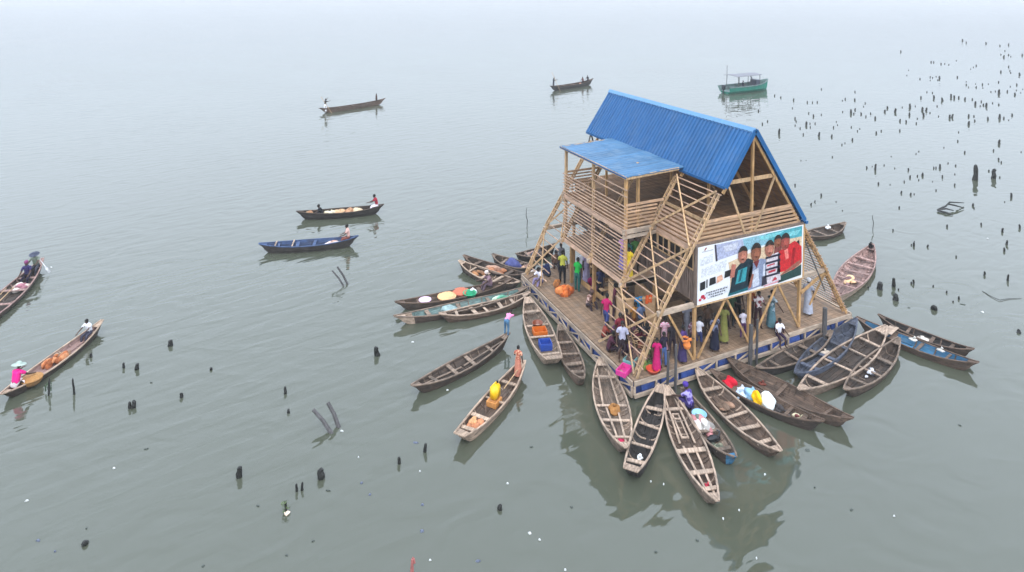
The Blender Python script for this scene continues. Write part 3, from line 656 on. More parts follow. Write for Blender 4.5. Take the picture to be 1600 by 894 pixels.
# green motor boat
def motor_boat():
    a, b = at(1131, 139, .7), at(1199, 130, .9); o = (a+b)/2; o.z = 0; L = math.hypot(b.x-a.x, b.y-a.y); rz = math.atan2(b.y-a.y, b.x-a.x)
    R0 = thing('motor_boat', o, 'green motor boat with a thin canopy frame beyond the blue roof', 'boat', None, rz); h = L/2
    T = np.linspace(-1, 1, 13); mb = MB(); S_ = []
    for t in T:
        w_ = 1.35*(1-max(0, t)**2.6*.93)*(1-.12*max(0, -t)**2); g = 1.0+.55*max(0, t)**2
        S_.append([(t*h, -w_, g), (t*h*.97, -w_*.85, .35), (t*h*.92, -w_*.3, -.3), (t*h*.92, w_*.3, -.3), (t*h*.97, w_*.85, .35), (t*h, w_, g), (t*h, w_-.1, g), (t*h*.96, w_*.8, .3), (t*h*.96, -w_*.8, .3), (t*h, -w_+.1, g)])
    for i in range(12):
        for j in range(10):
            k_ = (j+1) % 10; mb.add([S_[i][j], S_[i][k_], S_[i+1][k_], S_[i+1][j]], [(3, 2, 1, 0)], 1, 1 if j in (6, 7, 8) else 0)
    mb.add(S_[0], [tuple(range(10))], 1); mb.add(S_[-1], [tuple(range(10))[::-1]], 1)
    mb.build('hull', [W['green'], W['teal']], R0)
    mb = MB()
    for i in range(12):
        for j in (0, 5): mb.bar(S_[i][j], S_[i+1][j], .12, .12)
    mb.build('gunwale', W['teal'], R0)
    for t in (-.5, 0, .45):
        mb = MB(); mb.box((t*h, 0, .75), (.4, 2.2, .08)); mb.build('thwart', W['teal'], R0)
    for t in (-.62, -.05, .36):
        for s in (-1, 1):
            mb = MB(); mb.tube([(t*h, s*1.15, .9), (t*h, s*1.1, 2.55)], .045, 6); mb.build('canopy_pole', M_GREYPOST, R0)
    mb = MB(); mb.tube([(-.62*h, 1.12, 2.5), (-.62*h, 1.12, 4.0)], .035, 6); mb.build('mast', M_GREYPOST, R0)
    mb = MB(); n = 9
    for i in range(n-1):
        y0, y1 = -1.3+2.6*i/(n-1), -1.3+2.6*(i+1)/(n-1); z0, z1 = 2.58+.12*(1-y0*y0/1.7), 2.58+.12*(1-y1*y1/1.7)
        mb.add([(-.72*h, y0, z0), (.42*h, y0, z0), (.42*h, y1, z1), (-.72*h, y1, z1), (-.72*h, y0, z0-.05), (.42*h, y0, z0-.05), (.42*h, y1, z1-.05), (-.72*h, y1, z1-.05)], [(0, 1, 2, 3), (7, 6, 5, 4), (0, 4, 5, 1), (3, 2, 6, 7), (0, 3, 7, 4), (1, 5, 6, 2)], 1)
    mb.build('canopy', paint((.16, .16, .18), .7, .2, 'canopy_sheet'), R0)
    mb = MB(); mb.box((.42*h, 0, 1.25), (.8, 1.2, .9)); mb.bar((.30*h, .7, 2.5), (.56*h, .7, 1.1), .1, .1); mb.build('console', paint((.07, .08, .11), .5, .2, 'console'), R0)
    mb = MB(); mb.box((-1.01*h, 0, .95), (.35, .45, .7)); mb.box((-1.03*h, 0, .2), (.12, .15, 1.0)); mb.build('outboard_motor', paint((.02, .025, .03), .35, .1, 'motor'), R0)
motor_boat()

# ------------------------------------------------------------------ people
SK = [paint((.055, .028, .018), .5, .15, 'skin'), paint((.075, .038, .024), .5, .15, 'skin')]
HAIR = paint((.008, .007, .006), .85, .2, 'hair'); EYE = paint((.35, .33, .30), .4, .05, 'eye')
def adir(fw, out, side):
    f, o_ = rad(fw), rad(out); return Vector((side*math.sin(o_), math.cos(o_)*math.sin(f), -math.cos(o_)*math.cos(f)))
POSE = {  # lean, legs L/R (thigh, shin, out), arms L/R (upper, out, forearm), seated
 'stand': (3, ((5, 1, 4), (-3, -4, 4)), ((8, 8, 22), (-4, 10, 14)), 0),
 'elbow': (2, ((3, 0, 5), (-2, -4, 3)), ((15, 12, 100), (-4, 12, 18)), 0),
 'walk': (6, ((24, 6, 2), (-16, -36, 2)), ((-22, 8, -2), (26, 8, 55)), 0),
 'reach': (12, ((8, -2, 5), (-6, -14, 4)), ((78, 10, 84), (60, 14, 78)), 0),
 'wide': (3, ((4, 0, 5), (-3, -3, 5)), ((25, 52, 60), (10, 62, 30)), 0),
 'pole': (8, ((14, 2, 8), (-10, -18, 6)), ((115, 14, 140), (80, 12, 115)), 0),
 'bend': (72, ((10, -6, 6), (4, -10, 6)), ((62, 8, 50), (70, 10, 72)), 0),
 'sit': (8, ((84, 4, 8), (80, -2, 8)), ((32, 10, 76), (28, 12, 66)), 1),
 'paddle': (16, ((86, 12, 8), (80, 6, 10)), ((58, 12, 88), (40, 20, 66)), 1),
 'low': (20, ((122, 24, 10), (116, 16, 12)), ((52, 10, 70), (46, 14, 84)), 1),
 'squat': (30, ((120, -28, 14), (112, -34, 14)), ((60, 8, 62), (66, 10, 70)), 2),
}
_cache = {}
def pose_data(p):
    if p in _cache: return _cache[p]
    lean, legs, arms, sit = POSE[p]
    J = []; E = []; Rr = []; BN_ = []
    def j(v, r, par=None):
        J.append(Vector(v)); Rr.append(r)
        if par is not None: E.append((par, len(J)-1))
        return len(J)-1
    tv = Vector((0, math.sin(rad(lean)), math.cos(rad(lean))))
    pel = j((0, 0, 0), (.125, .105)); sp = j(tv*.19, (.115, .095), pel); ch = j(tv*.38, (.135, .105), sp)
    nv = (tv+Vector((0, 0, .6 if lean > 40 else .1))).normalized(); nk = j(tv*.50, (.055, .055), ch); hd = j(tv*.50+nv*.09, (.05, .05), nk)
    bones = [(pel, sp, 'torso', .12), (sp, ch, 'torso', .12), (ch, nk, 'torso', .09), (nk, hd, 'head', .06)]
    hands = []
    for s, (ua, out, fa), (th, sh, lo) in ((-1, arms[0], legs[0]), (1, arms[1], legs[1])):
        S0 = j(tv*.455+Vector((s*.165, 0, 0)), (.058, .058), ch); e = j(J[S0]+adir(ua, out, s)*.285, (.042, .042), S0); w_ = j(J[e]+adir(fa, out*.3, s)*.25, (.030, .030), e)
        pm = j(J[w_]+adir(fa, 0, s)*.075, (.034, .022), w_)
        bones.append((ch, S0, 'torso', .06)); m_ = 'uparm'; bones += [(S0, e, m_, .055), (e, w_, 'farm', .04), (w_, pm, 'hand', .035)]
        hands.append((J[w_].copy(), J[pm].copy(), s))
        hp = j((s*.085, 0, -.05), (.085, .085), pel); kn = j(J[hp]+adir(th, lo, s)*.41, (.058, .058), hp); an = j(J[kn]+adir(sh, 0, s)*.41, (.040, .040), kn)
        fd = adir(sh, 0, s); tof = Vector((s*.15, -fd.z, fd.y)).normalized(); to = j(J[an]+tof*.15+fd*.035, (.036, .03), an)
        bones += [(pel, hp, 'pelvis', .1), (hp, kn, 'thigh', .08), (kn, an, 'shin', .05), (an, to, 'foot', .045)]
    me = bpy.data.meshes.new('t'); me.from_pydata([tuple(v) for v in J], E, []); ob = bpy.data.objects.new('t', me); COL.objects.link(ob)
    ob.modifiers.new('s', 'SKIN'); sm = ob.modifiers.new('b', 'SUBSURF'); sm.levels = 1; sm.render_levels = 1
    for i, r in enumerate(Rr): me.skin_vertices[0].data[i].radius = r; me.skin_vertices[0].data[i].use_root = (i == 0)
    dg = bpy.context.evaluated_depsgraph_get(); dg.update(); ev = ob.evaluated_get(dg).to_mesh()
    V = [v.co.copy() for v in ev.vertices]; F = [tuple(f.vertices) for f in ev.polygons]; NO = [v.normal.copy() for v in ev.vertices]
    bpy.data.objects.remove(ob); bpy.data.meshes.remove(me)
    def zone(c):
        best = None
        for a, b, z, r in bones:
            d = J[b]-J[a]; t = max(0, min(1, (c-J[a]).dot(d)/d.length_squared)); k = (c-(J[a]+d*t)).length-r
            if z == 'uparm' and t > .62: z = 'farm'
            if z == 'torso' and a == pel and t < .35: z = 'pelvis'
            if best is None or k < best[0]: best = (k, z)
        return best[1]
    Z = [zone(sum((V[i] for i in f), Vector())/len(f)) for f in F]
    low = min(v.z for v in V)
    off = -low if sit == 0 else (.13 if sit == 1 else -low)
    hv = nv
    head = dict(c=J[hd]+hv*.085+Vector((0, .018, 0)), up=hv)
    _cache[p] = dict(V=V, F=F, N=NO, Z=Z, off=off, head=head, hands=hands, pel=J[pel], tv=tv, meshes={})
    return _cache[p]
def body_mesh(p):
    D = pose_data(p)
    if 'body' in D['meshes']: return D['meshes']['body']
    mb = MB(); mb.add([v+Vector((0, 0, D['off'])) for v in D['V']], D['F'], 1)
    o = Vector((0, 0, D['off'])); c, up = D['head']['c']+o, D['head']['up']; fw = Vector((0, 1, 0)); fw = (fw-up*fw.dot(up)).normalized(); rt = fw.cross(up)
    def P(x, y, z): return c+rt*x+fw*y+up*z
    rows = [(-.122, .018, .03), (-.11, .040, .025), (-.085, .056, .015), (-.045, .067, .006), (0, .073, 0), (.045, .072, -.004), (.08, .058, -.006), (.105, .034, -.006), (.115, .006, -.006)]
    vs = []; n = 12
    for z, r, sh in rows:
        for i in range(n):
            a = 2*math.pi*i/n; vs.append(P(r*math.cos(a), r*1.25*math.sin(a)+sh, z))
    fs = [(i*n+k, i*n+(k+1) % n, (i+1)*n+(k+1) % n, (i+1)*n+k) for i in range(len(rows)-1) for k in range(n)]+[tuple(range(n))[::-1], tuple(range((len(rows)-1)*n, len(rows)*n))]
    mb.add(vs, fs, 1)
    mb.add([P(-.016, .088, -.03), P(.016, .088, -.03), P(0, .122, -.028), P(0, .092, .022)], [(0, 1, 2), (0, 2, 3), (2, 1, 3)], 1)      # nose
    mb.add([P(-.026, .083, -.062), P(.026, .083, -.062), P(.02, .094, -.072), P(-.02, .094, -.072), P(0, .084, -.082)], [(0, 3, 2, 1), (3, 4, 2)], .7)   # lips
    for s in (-1, 1):
        mb.add([P(s*.070, .01, .025), P(s*.088, -.005, .02), P(s*.084, -.002, -.025), P(s*.068, .008, -.03)], [(0, 1, 2, 3), (3, 2, 1, 0)], 1)
        mb.add([P(s*.030-.011, .084, .004), P(s*.030+.011, .084, .004), P(s*.030, .090, .011), P(s*.030, .089, -.003)], [(0, 1, 2), (1, 0, 3)], 1, 1)
    for w_, pm, s in D['hands']:
        d = (pm-w_).normalized(); sd = d.cross(Vector((0, 1, .3))).normalized()
        if sd.x*s > 0: sd = -sd
        nn = d.cross(sd).normalized()
        base = pm+o+d*.005
        for k, ln_ in enumerate((.070, .078, .072, .056)):
            b0 = base+sd*((k-1.5)*-.017); m1 = b0+d*ln_*.55+nn*.006; m2 = m1+d*ln_*.35+nn*.026*(1 if s < 0 else -1)
            mb.tube([b0-d*.02, m1, m2], [.0085, .008, .006], 5, tint=1)
        tb = w_+o+d*.03+sd*.024; mb.tube([tb, tb+sd*.026+d*.022, tb+sd*.026+d*.052], [.011, .010, .007], 5, tint=1)
    D['meshes']['body'] = mb.mesh('body', [SK[0], EYE], True); return D['meshes']['body']
def garment(p, name, zones, off):
    D = pose_data(p); key = (name, zones)
    if key in D['meshes']: return D['meshes'][key]
    use = {}; vs = []; fs = []
    for f, z in zip(D['F'], D['Z']):
        if z in zones:
            q = []
            for i in f:
                if i not in use: use[i] = len(vs); vs.append(D['V'][i]+D['N'][i]*off+Vector((0, 0, D['off'])))
                q.append(use[i])
            fs.append(q)
    mb = MB(); mb.add(vs, fs, 1); D['meshes'][key] = mb.mesh(name, SK[0], True); return D['meshes'][key]
def skirt_mesh(p, name, z1):
    D = pose_data(p); key = (name, z1)
    if key in D['meshes']: return D['meshes'][key]
    o = D['off']; mb = MB(); vs = []; n = 16; rows = 6
    for r in range(rows):
        t = r/(rows-1); z = (.10*(1-t)+(-.92+z1)*t)
        for k in range(n):
            a = 2*math.pi*k/n; w_ = 1+.07*math.sin(a*5+1)*t
            vs.append((math.cos(a)*(.145+.075*t)*w_, math.sin(a)*(.12+.10*t)*w_, z+o))
    mb.add(vs, [(i*n+k, i*n+(k+1) % n, (i+1)*n+(k+1) % n, (i+1)*n+k) for i in range(rows-1) for k in range(n)], 1)
    D['meshes'][key] = mb.mesh(name, SK[0], True); return D['meshes'][key]
def inst(name, me, mat, parent):
    o = bpy.data.objects.new(name, me); COL.objects.link(o); o.parent = parent
    o.material_slots[0].link = 'OBJECT'; o.material_slots[0].material = mat; return o
def patterned(c1, c2, sc, kind='stripe'):
    m, n, b = nodemat('patterned_cloth'); L = n.links.new; tc = N(n, 'ShaderNodeTexCoord')
    if kind == 'stripe':
        t = N(n, 'ShaderNodeTexWave', Scale=sc, Distortion=.3); t.bands_direction = 'Z'; out = t.outputs['Fac']
    else:
        t = N(n, 'ShaderNodeTexVoronoi', Scale=sc); out = t.outputs['Distance']
    L(tc.outputs['Object'], t.inputs['Vector']); r = N(n, 'ShaderNodeMapRange'); r.inputs['From Min'].default_value = .42; r.inputs['From Max'].default_value = .58; L(out, r.inputs['Value'])
    mx = N(n, 'ShaderNodeMix', data_type='RGBA'); mx.inputs['A'].default_value = (*c1, 1); mx.inputs['B'].default_value = (*c2, 1); L(r.outputs[0], mx.inputs['Factor']); L(mx.outputs['Result'], b.inputs['Base Color']); b.inputs['Roughness'].default_value = .9
    return m
def cl(c): return c if not isinstance(c, tuple) else paint(c, .88, .22, 'cloth', .15)
def person(loc, face, pose, label, shirt=None, low=None, kind='trousers', hat=None, sc=1., sleeve='short', group=None):
    """face: heading in degrees, 0 = +y, clockwise seen from above"""
    R0 = thing('person', loc, label, 'person', group, rad(-face)); R0.scale = (sc, sc, sc)
    D = pose_data(pose); b = inst('body', body_mesh(pose), random.choice(SK), R0)
    tz = ('torso', 'uparm')+(('farm',) if sleeve == 'long' else ())
    if sleeve == 'none': tz = ('torso',)
    if kind == 'dress': inst('dress', garment(pose, 'dress', tz+('pelvis',), .016), cl(shirt), R0)
    elif shirt is not None: inst('shirt', garment(pose, 'shirt', tz, .016), cl(shirt), R0)
    if kind == 'trousers': inst('trousers', garment(pose, 'trousers', ('pelvis', 'thigh', 'shin'), .012), cl(low), R0)
    elif kind == 'shorts': inst('shorts', garment(pose, 'shorts', ('pelvis', 'thigh'), .014), cl(low), R0)
    else:
        if POSE[pose][3] == 0 and pose != 'bend': inst('skirt', skirt_mesh(pose, 'skirt', .12), cl(low), R0)
        else: inst('skirt', garment(pose, 'skirt_cloth', ('pelvis', 'thigh', 'shin'), .03), cl(low), R0)
    c, up = D['head']['c']+Vector((0, 0, D['off'])), D['head']['up']
    q = Vector((0, 0, 1)).rotation_difference(up)
    mb = MB()
    if hat is None:
        mb.lathe([(.078, -.03), (.083, .01), (.080, .05), (.066, .088), (.04, .112), (.0, .122)], n=14, sy=1.2, tint=1); h_ = mb.build('hair', HAIR, R0, True)
    elif hat[0] == 'wrap':
        mb.lathe([(.080, -.01), (.092, .03), (.098, .07), (.085, .12), (.05, .145), (0, .15)], n=14, sy=1.2, tint=1); h_ = mb.build('headwrap', cl(hat[1]), R0, True)
    else:
        mb.lathe([(.25, .02), (.24, .035), (.10, .055), (.092, .11), (.05, .14), (0, .145)], n=18, tint=1); h_ = mb.build('hat', cl(hat[1]), R0, True)
    h_.location = c+Vector((0, -.012, 0)); h_.rotation_mode = 'QUATERNION'; h_.rotation_quaternion = q
    return R0
# ------------------------------------------------------------------ carried things
def tagged(mb, name, mats, loc, label, cat, group=None, rz=0, smooth=False):
    return tag(mb.build(name, mats, None, smooth, loc, rz), label, cat, group)
_sd = [0]; _bt = [0., 9.]
def fit(d):
    rz, h_ = _bt; _bt[:] = [0., 9.]; return rz, (d[0], min(d[1], h_*.74), d[2])
def sack(loc, d, col, label, name='sack', cat='sack', amp=.22, rz=0, group=None, var=.3):
    rz, d = fit(d); _sd[0] += 1; mb = MB(); mb.lump((0, 0, d[2]*.62), d, _sd[0], amp*1.35, 3, 1, fq=4.5)
    mb.tube([(0, 0, d[2]*1.35), (.02, .01, d[2]*1.35+.06), (.05, .02, d[2]*1.35+.10)], [.05, .03, .055], 7, tint=1)
    return tagged(mb, name, paint(col, .85, var, 'sackcloth', .15), loc, label, cat, group, rz, True)
def heap(loc, d, cols, label, name, cat, n=14, group=None):
    """a loose pile of small pieces that lie together as one heap"""
    rz, d = fit(d); _sd[0] += 1; rr = random.Random(_sd[0]); mb = MB(); ms = [paint(c, .85, .3, 'heap') for c in cols]
    for i in range(n):
        a, r = rr.uniform(0, 6.28), rr.random()**.5
        s = rr.uniform(.22, .42)
        mb.lump((math.cos(a)*r*d[0]*.75, math.sin(a)*r*d[1]*.75, d[2]*(1-r)*.8+d[2]*s*.5), (d[0]*s, d[1]*s, d[2]*s*1.2), rr.randint(0, 999), .3, 2, rr.uniform(.75, 1.25), rr.randrange(len(ms)))
    return tagged(mb, name, ms, loc, label, cat, group, rz)
def tub(loc, r, h, col, label, name='tub', cat='tub', inside=None, group=None):
    mb = MB(); mb.lathe([(0, .01), (r*.72, .01), (r*.95, h), (r*1.06, h), (r*1.06, h+.015), (r*.92, h+.012), (r*.69, .03), (0, .03)], n=18, tint=1)
    ms = [paint(col, .4, .08, 'plastic', .5)]
    if inside: mb.lump((0, 0, h*.75), (r*.85, r*.85, h*.45), 3, .2, 2, 1, 1); ms.append(paint(inside, .85, .3, 'contents'))
    return tagged(mb, name, ms, loc, label, cat, group, 0, True)
def jerry(loc, col, label, rz=0):
    mb = MB(); bm = bmesh.new(); bmesh.ops.create_cube(bm, size=1)
    for v in bm.verts: v.co = Vector((v.co.x*.42, v.co.y*.28, v.co.z*.5+.25))
    bmesh.ops.bevel(bm, geom=list(bm.edges), offset=.05, segments=3, affect='EDGES'); mb.add([v.co.copy() for v in bm.verts], [tuple(x.index for x in f.verts) for f in bm.faces], 1); bm.free()
    o = tagged(mb, 'jerrycan', paint(col, .4, .08, 'plastic', .5), loc, label, 'jerrycan', None, rz, True)
    mb = MB(); mb.tube([(-.10, 0, .49), (-.08, 0, .58), (.06, 0, .58), (.10, 0, .49)], .022, 7, tint=1); mb.build('handle', paint(col, .4, .08, 'plastic', .5), o, True)
    mb = MB(); mb.tube([(.16, 0, .49), (.17, 0, .57)], .04, 9, tint=1); mb.build('cap', M_BLACK, o)
def crate(loc, d, col, label, rz=0, name='crate', rim=None):
    mb = MB(); x, y, z = d; t = .025
    for s in (-1, 1):
        mb.box((s*(x/2-t/2), 0, z/2), (t, y, z), tint=1); mb.box((0, s*(y/2-t/2), z/2), (x-2*t, t, z), tint=.95)
        for k_ in range(3): mb.box((s*(x/2+.005), 0, z*(.25+.25*k_)), (.012, y*.96, .02), tint=.8); mb.box((0, s*(y/2+.005), z*(.25+.25*k_)), (x*.96, .012, .02), tint=.8)
    mb.box((0, 0, t/2), (x-2*t, y-2*t, t), tint=.8)
    return tagged(mb, name, paint(col, .5, .12, 'plastic', .4), loc, label, 'crate', None, rz)
def basket(loc, r, h, col, label, lid=False):
    mb = MB(); mb.lathe([(0, 0), (r*.75, 0), (r*.98, h*.6), (r, h), (r*1.05, h+.01), (r*1.05, h+.035), (r*.95, h+.03), (r*.9, h*.5), (r*.7, .03), (0, .03)], n=20, tint=1)
    if lid: mb.lathe([(r*.98, h+.02), (r*.7, h+.1), (0, h+.14)], n=20, tint=1.05)
    m = wood('woven_cane', col, grain=(14, 14, 22), var=.5, stain=.3); return tagged(mb, 'basket', m, loc, label, 'basket', None, 0, True)
def hdg(k, rev=False): return 90-math.degrees(BT[k]['rz'])+(180 if rev else 0)
def bp_(k, t, s=0, z=None):
    _bt[:] = [BT[k]['rz'], BT[k]['hb'](t)*(1-abs(s)*.6)]; return BT[k]['p'](t, s, z)
def seat(k, t, s=0): return BT[k]['p'](t, s, BT[k]['gz'](t)-.03)
def paddle(p, q, label, col=(.45, .36, .25)):
    p, q = Vector(p), Vector(q); mb = MB(); d = (q-p).normalized(); mb.tube([p, q], .018, 6, tint=1)
    n = d.cross(Vector((0, 0, 1))).normalized(); mb.add([q-n*.03, q+n*.03, q+n*.10+d*.15, q+n*.09+d*.42, q-n*.09+d*.42, q-n*.10+d*.15], [(0, 1, 2, 3, 4, 5), (5, 4, 3, 2, 1, 0)], 1)
    return tagged(mb, 'paddle', wood('paddle_wood', col), (0, 0, 0), label, 'paddle')
def pole(p, q, label, r=.025, m=None):
    mb = MB(); mb.tube([p, (Vector(p)+Vector(q))/2+Vector((0, .01, .01)), q], [r, r, r*.7], 6, tint=1); return tagged(mb, 'punting_pole', m or M_LEG, (0, 0, 0), label, 'pole')

# open-water canoes
person(seat(1, .80), hdg(1, True), 'paddle', 'paddler in a grey green shirt at the far tip of the cut off canoe', S(120, 130, 115), S(60, 60, 70), hat=('hat', S(70, 75, 90)))
person(seat(1, .55), hdg(1, True), 'sit', 'person in dark purple sitting ahead of the grey green shirted paddler', S(48, 42, 85), S(35, 30, 45), hat=('wrap', S(120, 60, 100)))
heap(bp_(1, .30), (.5, .7, .25), [S(200, 190, 180), S(170, 150, 140), S(150, 100, 110)], 'pale heap of fishing net in the cut off canoe', 'net_heap', 'net', 16)
for i, s in enumerate((-.4, .1)): pole(bp_(1, -.6, s, .5), bp_(1, .1, s+.2, .55), ('pale pole lying along the near side of the cut off canoe', 'pale pole lying along the middle of the cut off canoe')[1-i])
g = bp_(1, .80); paddle(g+Vector((.1, -.1, .9)), g+Vector((.45, -.25, .35)), 'paddle with a white blade dipped beside the cut off canoe', (.8, .8, .8))
person(seat(2, -.76), hdg(2), 'paddle', 'paddler in a bright pink shirt and pale straw hat', S(225, 40, 130), S(215, 205, 205), hat=('hat', S(160, 175, 165)), kind='skirt')
person(seat(2, .70), hdg(2, True), 'paddle', 'child in a white shirt at the far end of the long tan canoe', S(225, 225, 230), S(60, 60, 75), sc=.82)
heap(bp_(2, -.02), (.55, .34, .34), [S(165, 100, 60), S(150, 85, 48), S(180, 120, 80)], 'orange brown heap of fish traps in the long tan canoe', 'trap_heap', 'heap', 14)
heap(bp_(2, .1), (.5, .3, .2), [S(120, 95, 75), S(150, 115, 85)], 'dull brown net bundle beside the orange heap', 'net_heap', 'net', 9)
b = at(50, 599, .12); basket(b, .36, .2, S(165, 120, 70), 'round tan basket floating against the long tan canoe', True)
heap(bp_(2, -.5), (.3, .22, .12), [S(200, 205, 185), S(150, 170, 140)], 'pale bags beside the pink shirted paddler', 'bag_heap', 'bag', 6)
q = bp_(3, -.82); person(q, hdg(3), 'pole', 'poler in a white wrap standing at the left end of the far brown canoe', S(30, 30, 35), S(225, 225, 228), kind='skirt'); pole(q+Vector((-.5, -.1, 2.0)), q+Vector((1.0, -.9, -.6)), 'thin pole held by the far white clad poler')
person(bp_(3, .72), hdg(3, True), 'stand', 'dark clothed child standing at the right end of the far brown canoe', S(70, 45, 40), S(45, 35, 35), sc=.85)
heap(bp_(3, .1), (1.2, .35, .2), [S(150, 110, 90), S(120, 90, 75)], 'low brown net pile along the far brown canoe', 'net_heap', 'net', 10)
heap(bp_(4, -.72), (.42, .4, .45), [S(175, 140, 105), S(160, 120, 90)], 'tan heap at the left end of the sack laden canoe', 'net_heap', 'net', 12)
person(bp_(4, -.42), hdg(4, True), 'low', 'dark clothed man crouching between the tan heap and the sacks', S(25, 28, 32), S(40, 42, 50))
for i, (t, c_, lb) in enumerate(((-.22, S(205, 195, 165), 'cream sack next to the crouching man'), (-.02, S(190, 155, 120), 'second sack from the crouching man, tan'), (.18, S(165, 125, 95), 'third sack from the crouching man, dull brown'), (.38, S(200, 180, 150), 'pale sack nearest to the white and red paddler'))):
    sack(bp_(4, t), (.36, .34, .24), c_, lb, group='sacks in the dark canoe')
q = seat(4, .84); person(q, hdg(4, True), 'paddle', 'paddler in a white and red outfit at the right end of the sack laden canoe', S(150, 40, 55), S(225, 215, 225))
person(seat(5, .80), hdg(5, True), 'sit', 'man in a pale pink shirt seated at the right end of the navy canoe', S(205, 165, 155), S(120, 70, 60))
heap(bp_(5, .52), (.7, .34, .26), [S(190, 150, 135), S(120, 70, 60), S(210, 195, 190)], 'reddish and white heap of goods in the navy canoe', 'goods_heap', 'heap', 16)
for t, lb in ((-.66, 'thin white board across the left tip of the navy canoe'), (-.32, 'thin white board across the middle of the navy canoe')):
    mb = MB(); mb.box((0, 0, .0), (.07, BT[5]['hb'](t)*1.9, .04)); mb.box((0, -.1, .05), (.06, .12, .06)); tagged(mb, 'cross_board', W['pale'], bp_(5, t, 0, BT[5]['gz'](t)+.05), lb, 'board', None, BT[5]['rz'])
q = bp_(6, -.84, 0, .3); person(q, hdg(6), 'pole', 'poler in dark clothes standing at the left tip of the farthest canoe', S(40, 42, 50), S(60, 60, 70)); pole(q+Vector((-.3, 0, 2.6)), q+Vector((.9, -.8, -.6)), 'pole held at the left tip of the farthest canoe')
person(seat(6, .50), hdg(6, True), 'sit', 'person in dark red seated left of two at the right end of the farthest canoe', S(90, 45, 45), S(50, 45, 50))
person(seat(6, .74), hdg(6, True), 'sit', 'person in black seated right of two at the right end of the farthest canoe', S(30, 30, 35), S(50, 45, 50))
heap(bp_(6, .35), (.6, .4, .4), [S(190, 140, 120), S(150, 110, 95)], 'pale reddish bundle in the farthest canoe', 'bundle', 'bundle', 8)
g = at(1160, 134, .9); person((g.x, g.y, .79), 120, 'sit', 'person in a dark shirt sitting under the canopy of the green boat', S(40, 45, 60), S(50, 50, 60))

# canoes near the raft
person(bp_(8, .93, 0, BT[8]['gz'](.93)), hdg(8)-20, 'bend', 'child in a pink shirt and jeans bending at a grey brown canoe tip', S(225, 140, 185), S(75, 110, 140), sc=.72)
person(bp_(9, .80), hdg(9)-10, 'elbow', 'child in a pale orange dress standing at the tip of the jerrycan canoe', patterned(S(215, 160, 130), S(160, 80, 60), 9, 'v'), S(185, 120, 100), 'dress', sc=.76)
jerry(bp_(9, .05, .05, .30), S(240, 190, 20), 'yellow jerrycan with a dark cap in the pale tan canoe', BT[9]['rz'])
mb = MB(); mb.box((0, 0, .1), (.5, .42, .2), tint=1); mb.box((0, 0, .205), (.4, .3, .02), tint=.7); tagged(mb, 'box', paint(S(190, 130, 70), .7, .2, 'cardboard'), bp_(9, .02, .05), 'worn brown box under the yellow jerrycan', 'box', None, BT[9]['rz'])
heap(bp_(9, -.56), (.46, .34, .26), [S(200, 145, 100), S(180, 120, 85)], 'orange tan heap of nets near the blunt end of the jerrycan canoe', 'net_heap', 'net', 14)
mb = MB(); mb.tube([(-.45, 0, .0), (.4, .05, .05)], .02, 6); mb.box((-.55, 0, 0), (.3, .12, .03)); tagged(mb, 'paddle', W['brown'], bp_(9, -.2, .1, .15), 'brown paddle lying in the jerrycan canoe', 'paddle', None, BT[9]['rz']+.5)
mb = MB(); mb.tube([(0, 0, 0), (1.5, .05, .08)], .02, 6); tagged(mb, 'punting_pole', M_LEG, bp_(9, .25, -.2, .4), 'pale pole lying at the feet of the child in the orange dress', 'pole', None, BT[9]['rz'])
crate(bp_(10, .02), (.5, .62, .26), S(200, 105, 30), 'orange crate in the pale wide canoe', BT[10]['rz'])
tub(bp_(10, -.16), .24, .3, S(120, 60, 35), 'rust brown tub beside the orange crate')
crate(bp_(10, .42), (.5, .52, .30), S(40, 75, 160), 'blue bin in the pale wide canoe', BT[10]['rz'], 'bin')
tub(bp_(12, -.52), .30, .22, S(215, 185, 215), 'lavender basin in the loaded left canoe', 'basin', 'basin')
basket(bp_(12, -.16), .46, .16, S(225, 175, 125), 'big round tan basket lid on the loaded canoe', True)
basket(bp_(12, .1, .4), .42, .16, S(185, 105, 80), 'reddish round basket behind the tan one', True)
sack(bp_(12, .28, .1), (.22, .22, .16), S(235, 235, 238), 'small white sack on the loaded canoe')
tub(bp_(12, .2, -.6), .34, .26, S(20, 150, 100), 'bright green tub in the loaded left canoe', inside=S(25, 130, 90))
person(seat(12, .6), hdg(12, True), 'low', 'person in faded mauve clothes crouching in the loaded canoe', S(130, 105, 115), S(100, 85, 95), hat=('wrap', S(205, 190, 185)))
heap(bp_(13, .55), (.8, .3, .22), [S(90, 150, 125), S(170, 185, 165), S(110, 105, 95)], 'teal and pale net heap in the teal canoe', 'net_heap', 'net', 14)
sack(bp_(13, -.25), (.36, .3, .16), S(140, 160, 160), 'grey teal sack in the teal canoe')
heap(bp_(15, -.25), (.6, .35, .2), [S(150, 105, 70), S(120, 85, 60)], 'brown goods in the pale cross board canoe', 'goods_heap', 'heap', 10)
heap(bp_(16, .1), (.75, .4, .3), [S(150, 100, 70), S(130, 90, 70), S(165, 130, 110)], 'brown heap of nets in the rear dark canoe', 'net_heap', 'net', 16)
sack(bp_(17, .05), (.5, .36, .26), S(75, 80, 125), 'blue grey bundle in the rear half hidden canoe', 'bundle', 'bundle')
heap(bp_(17, .7), (.5, .4, .3), [S(175, 140, 115), S(140, 110, 95), S(215, 205, 200)], 'tan heap by the rear corner of the raft', 'net_heap', 'net', 16)
heap(bp_(18, -.1), (.7, .4, .3), [S(90, 80, 75), S(150, 120, 105), S(60, 60, 70)], 'mixed dark heap in the canoe behind the rear legs', 'goods_heap', 'heap', 16)
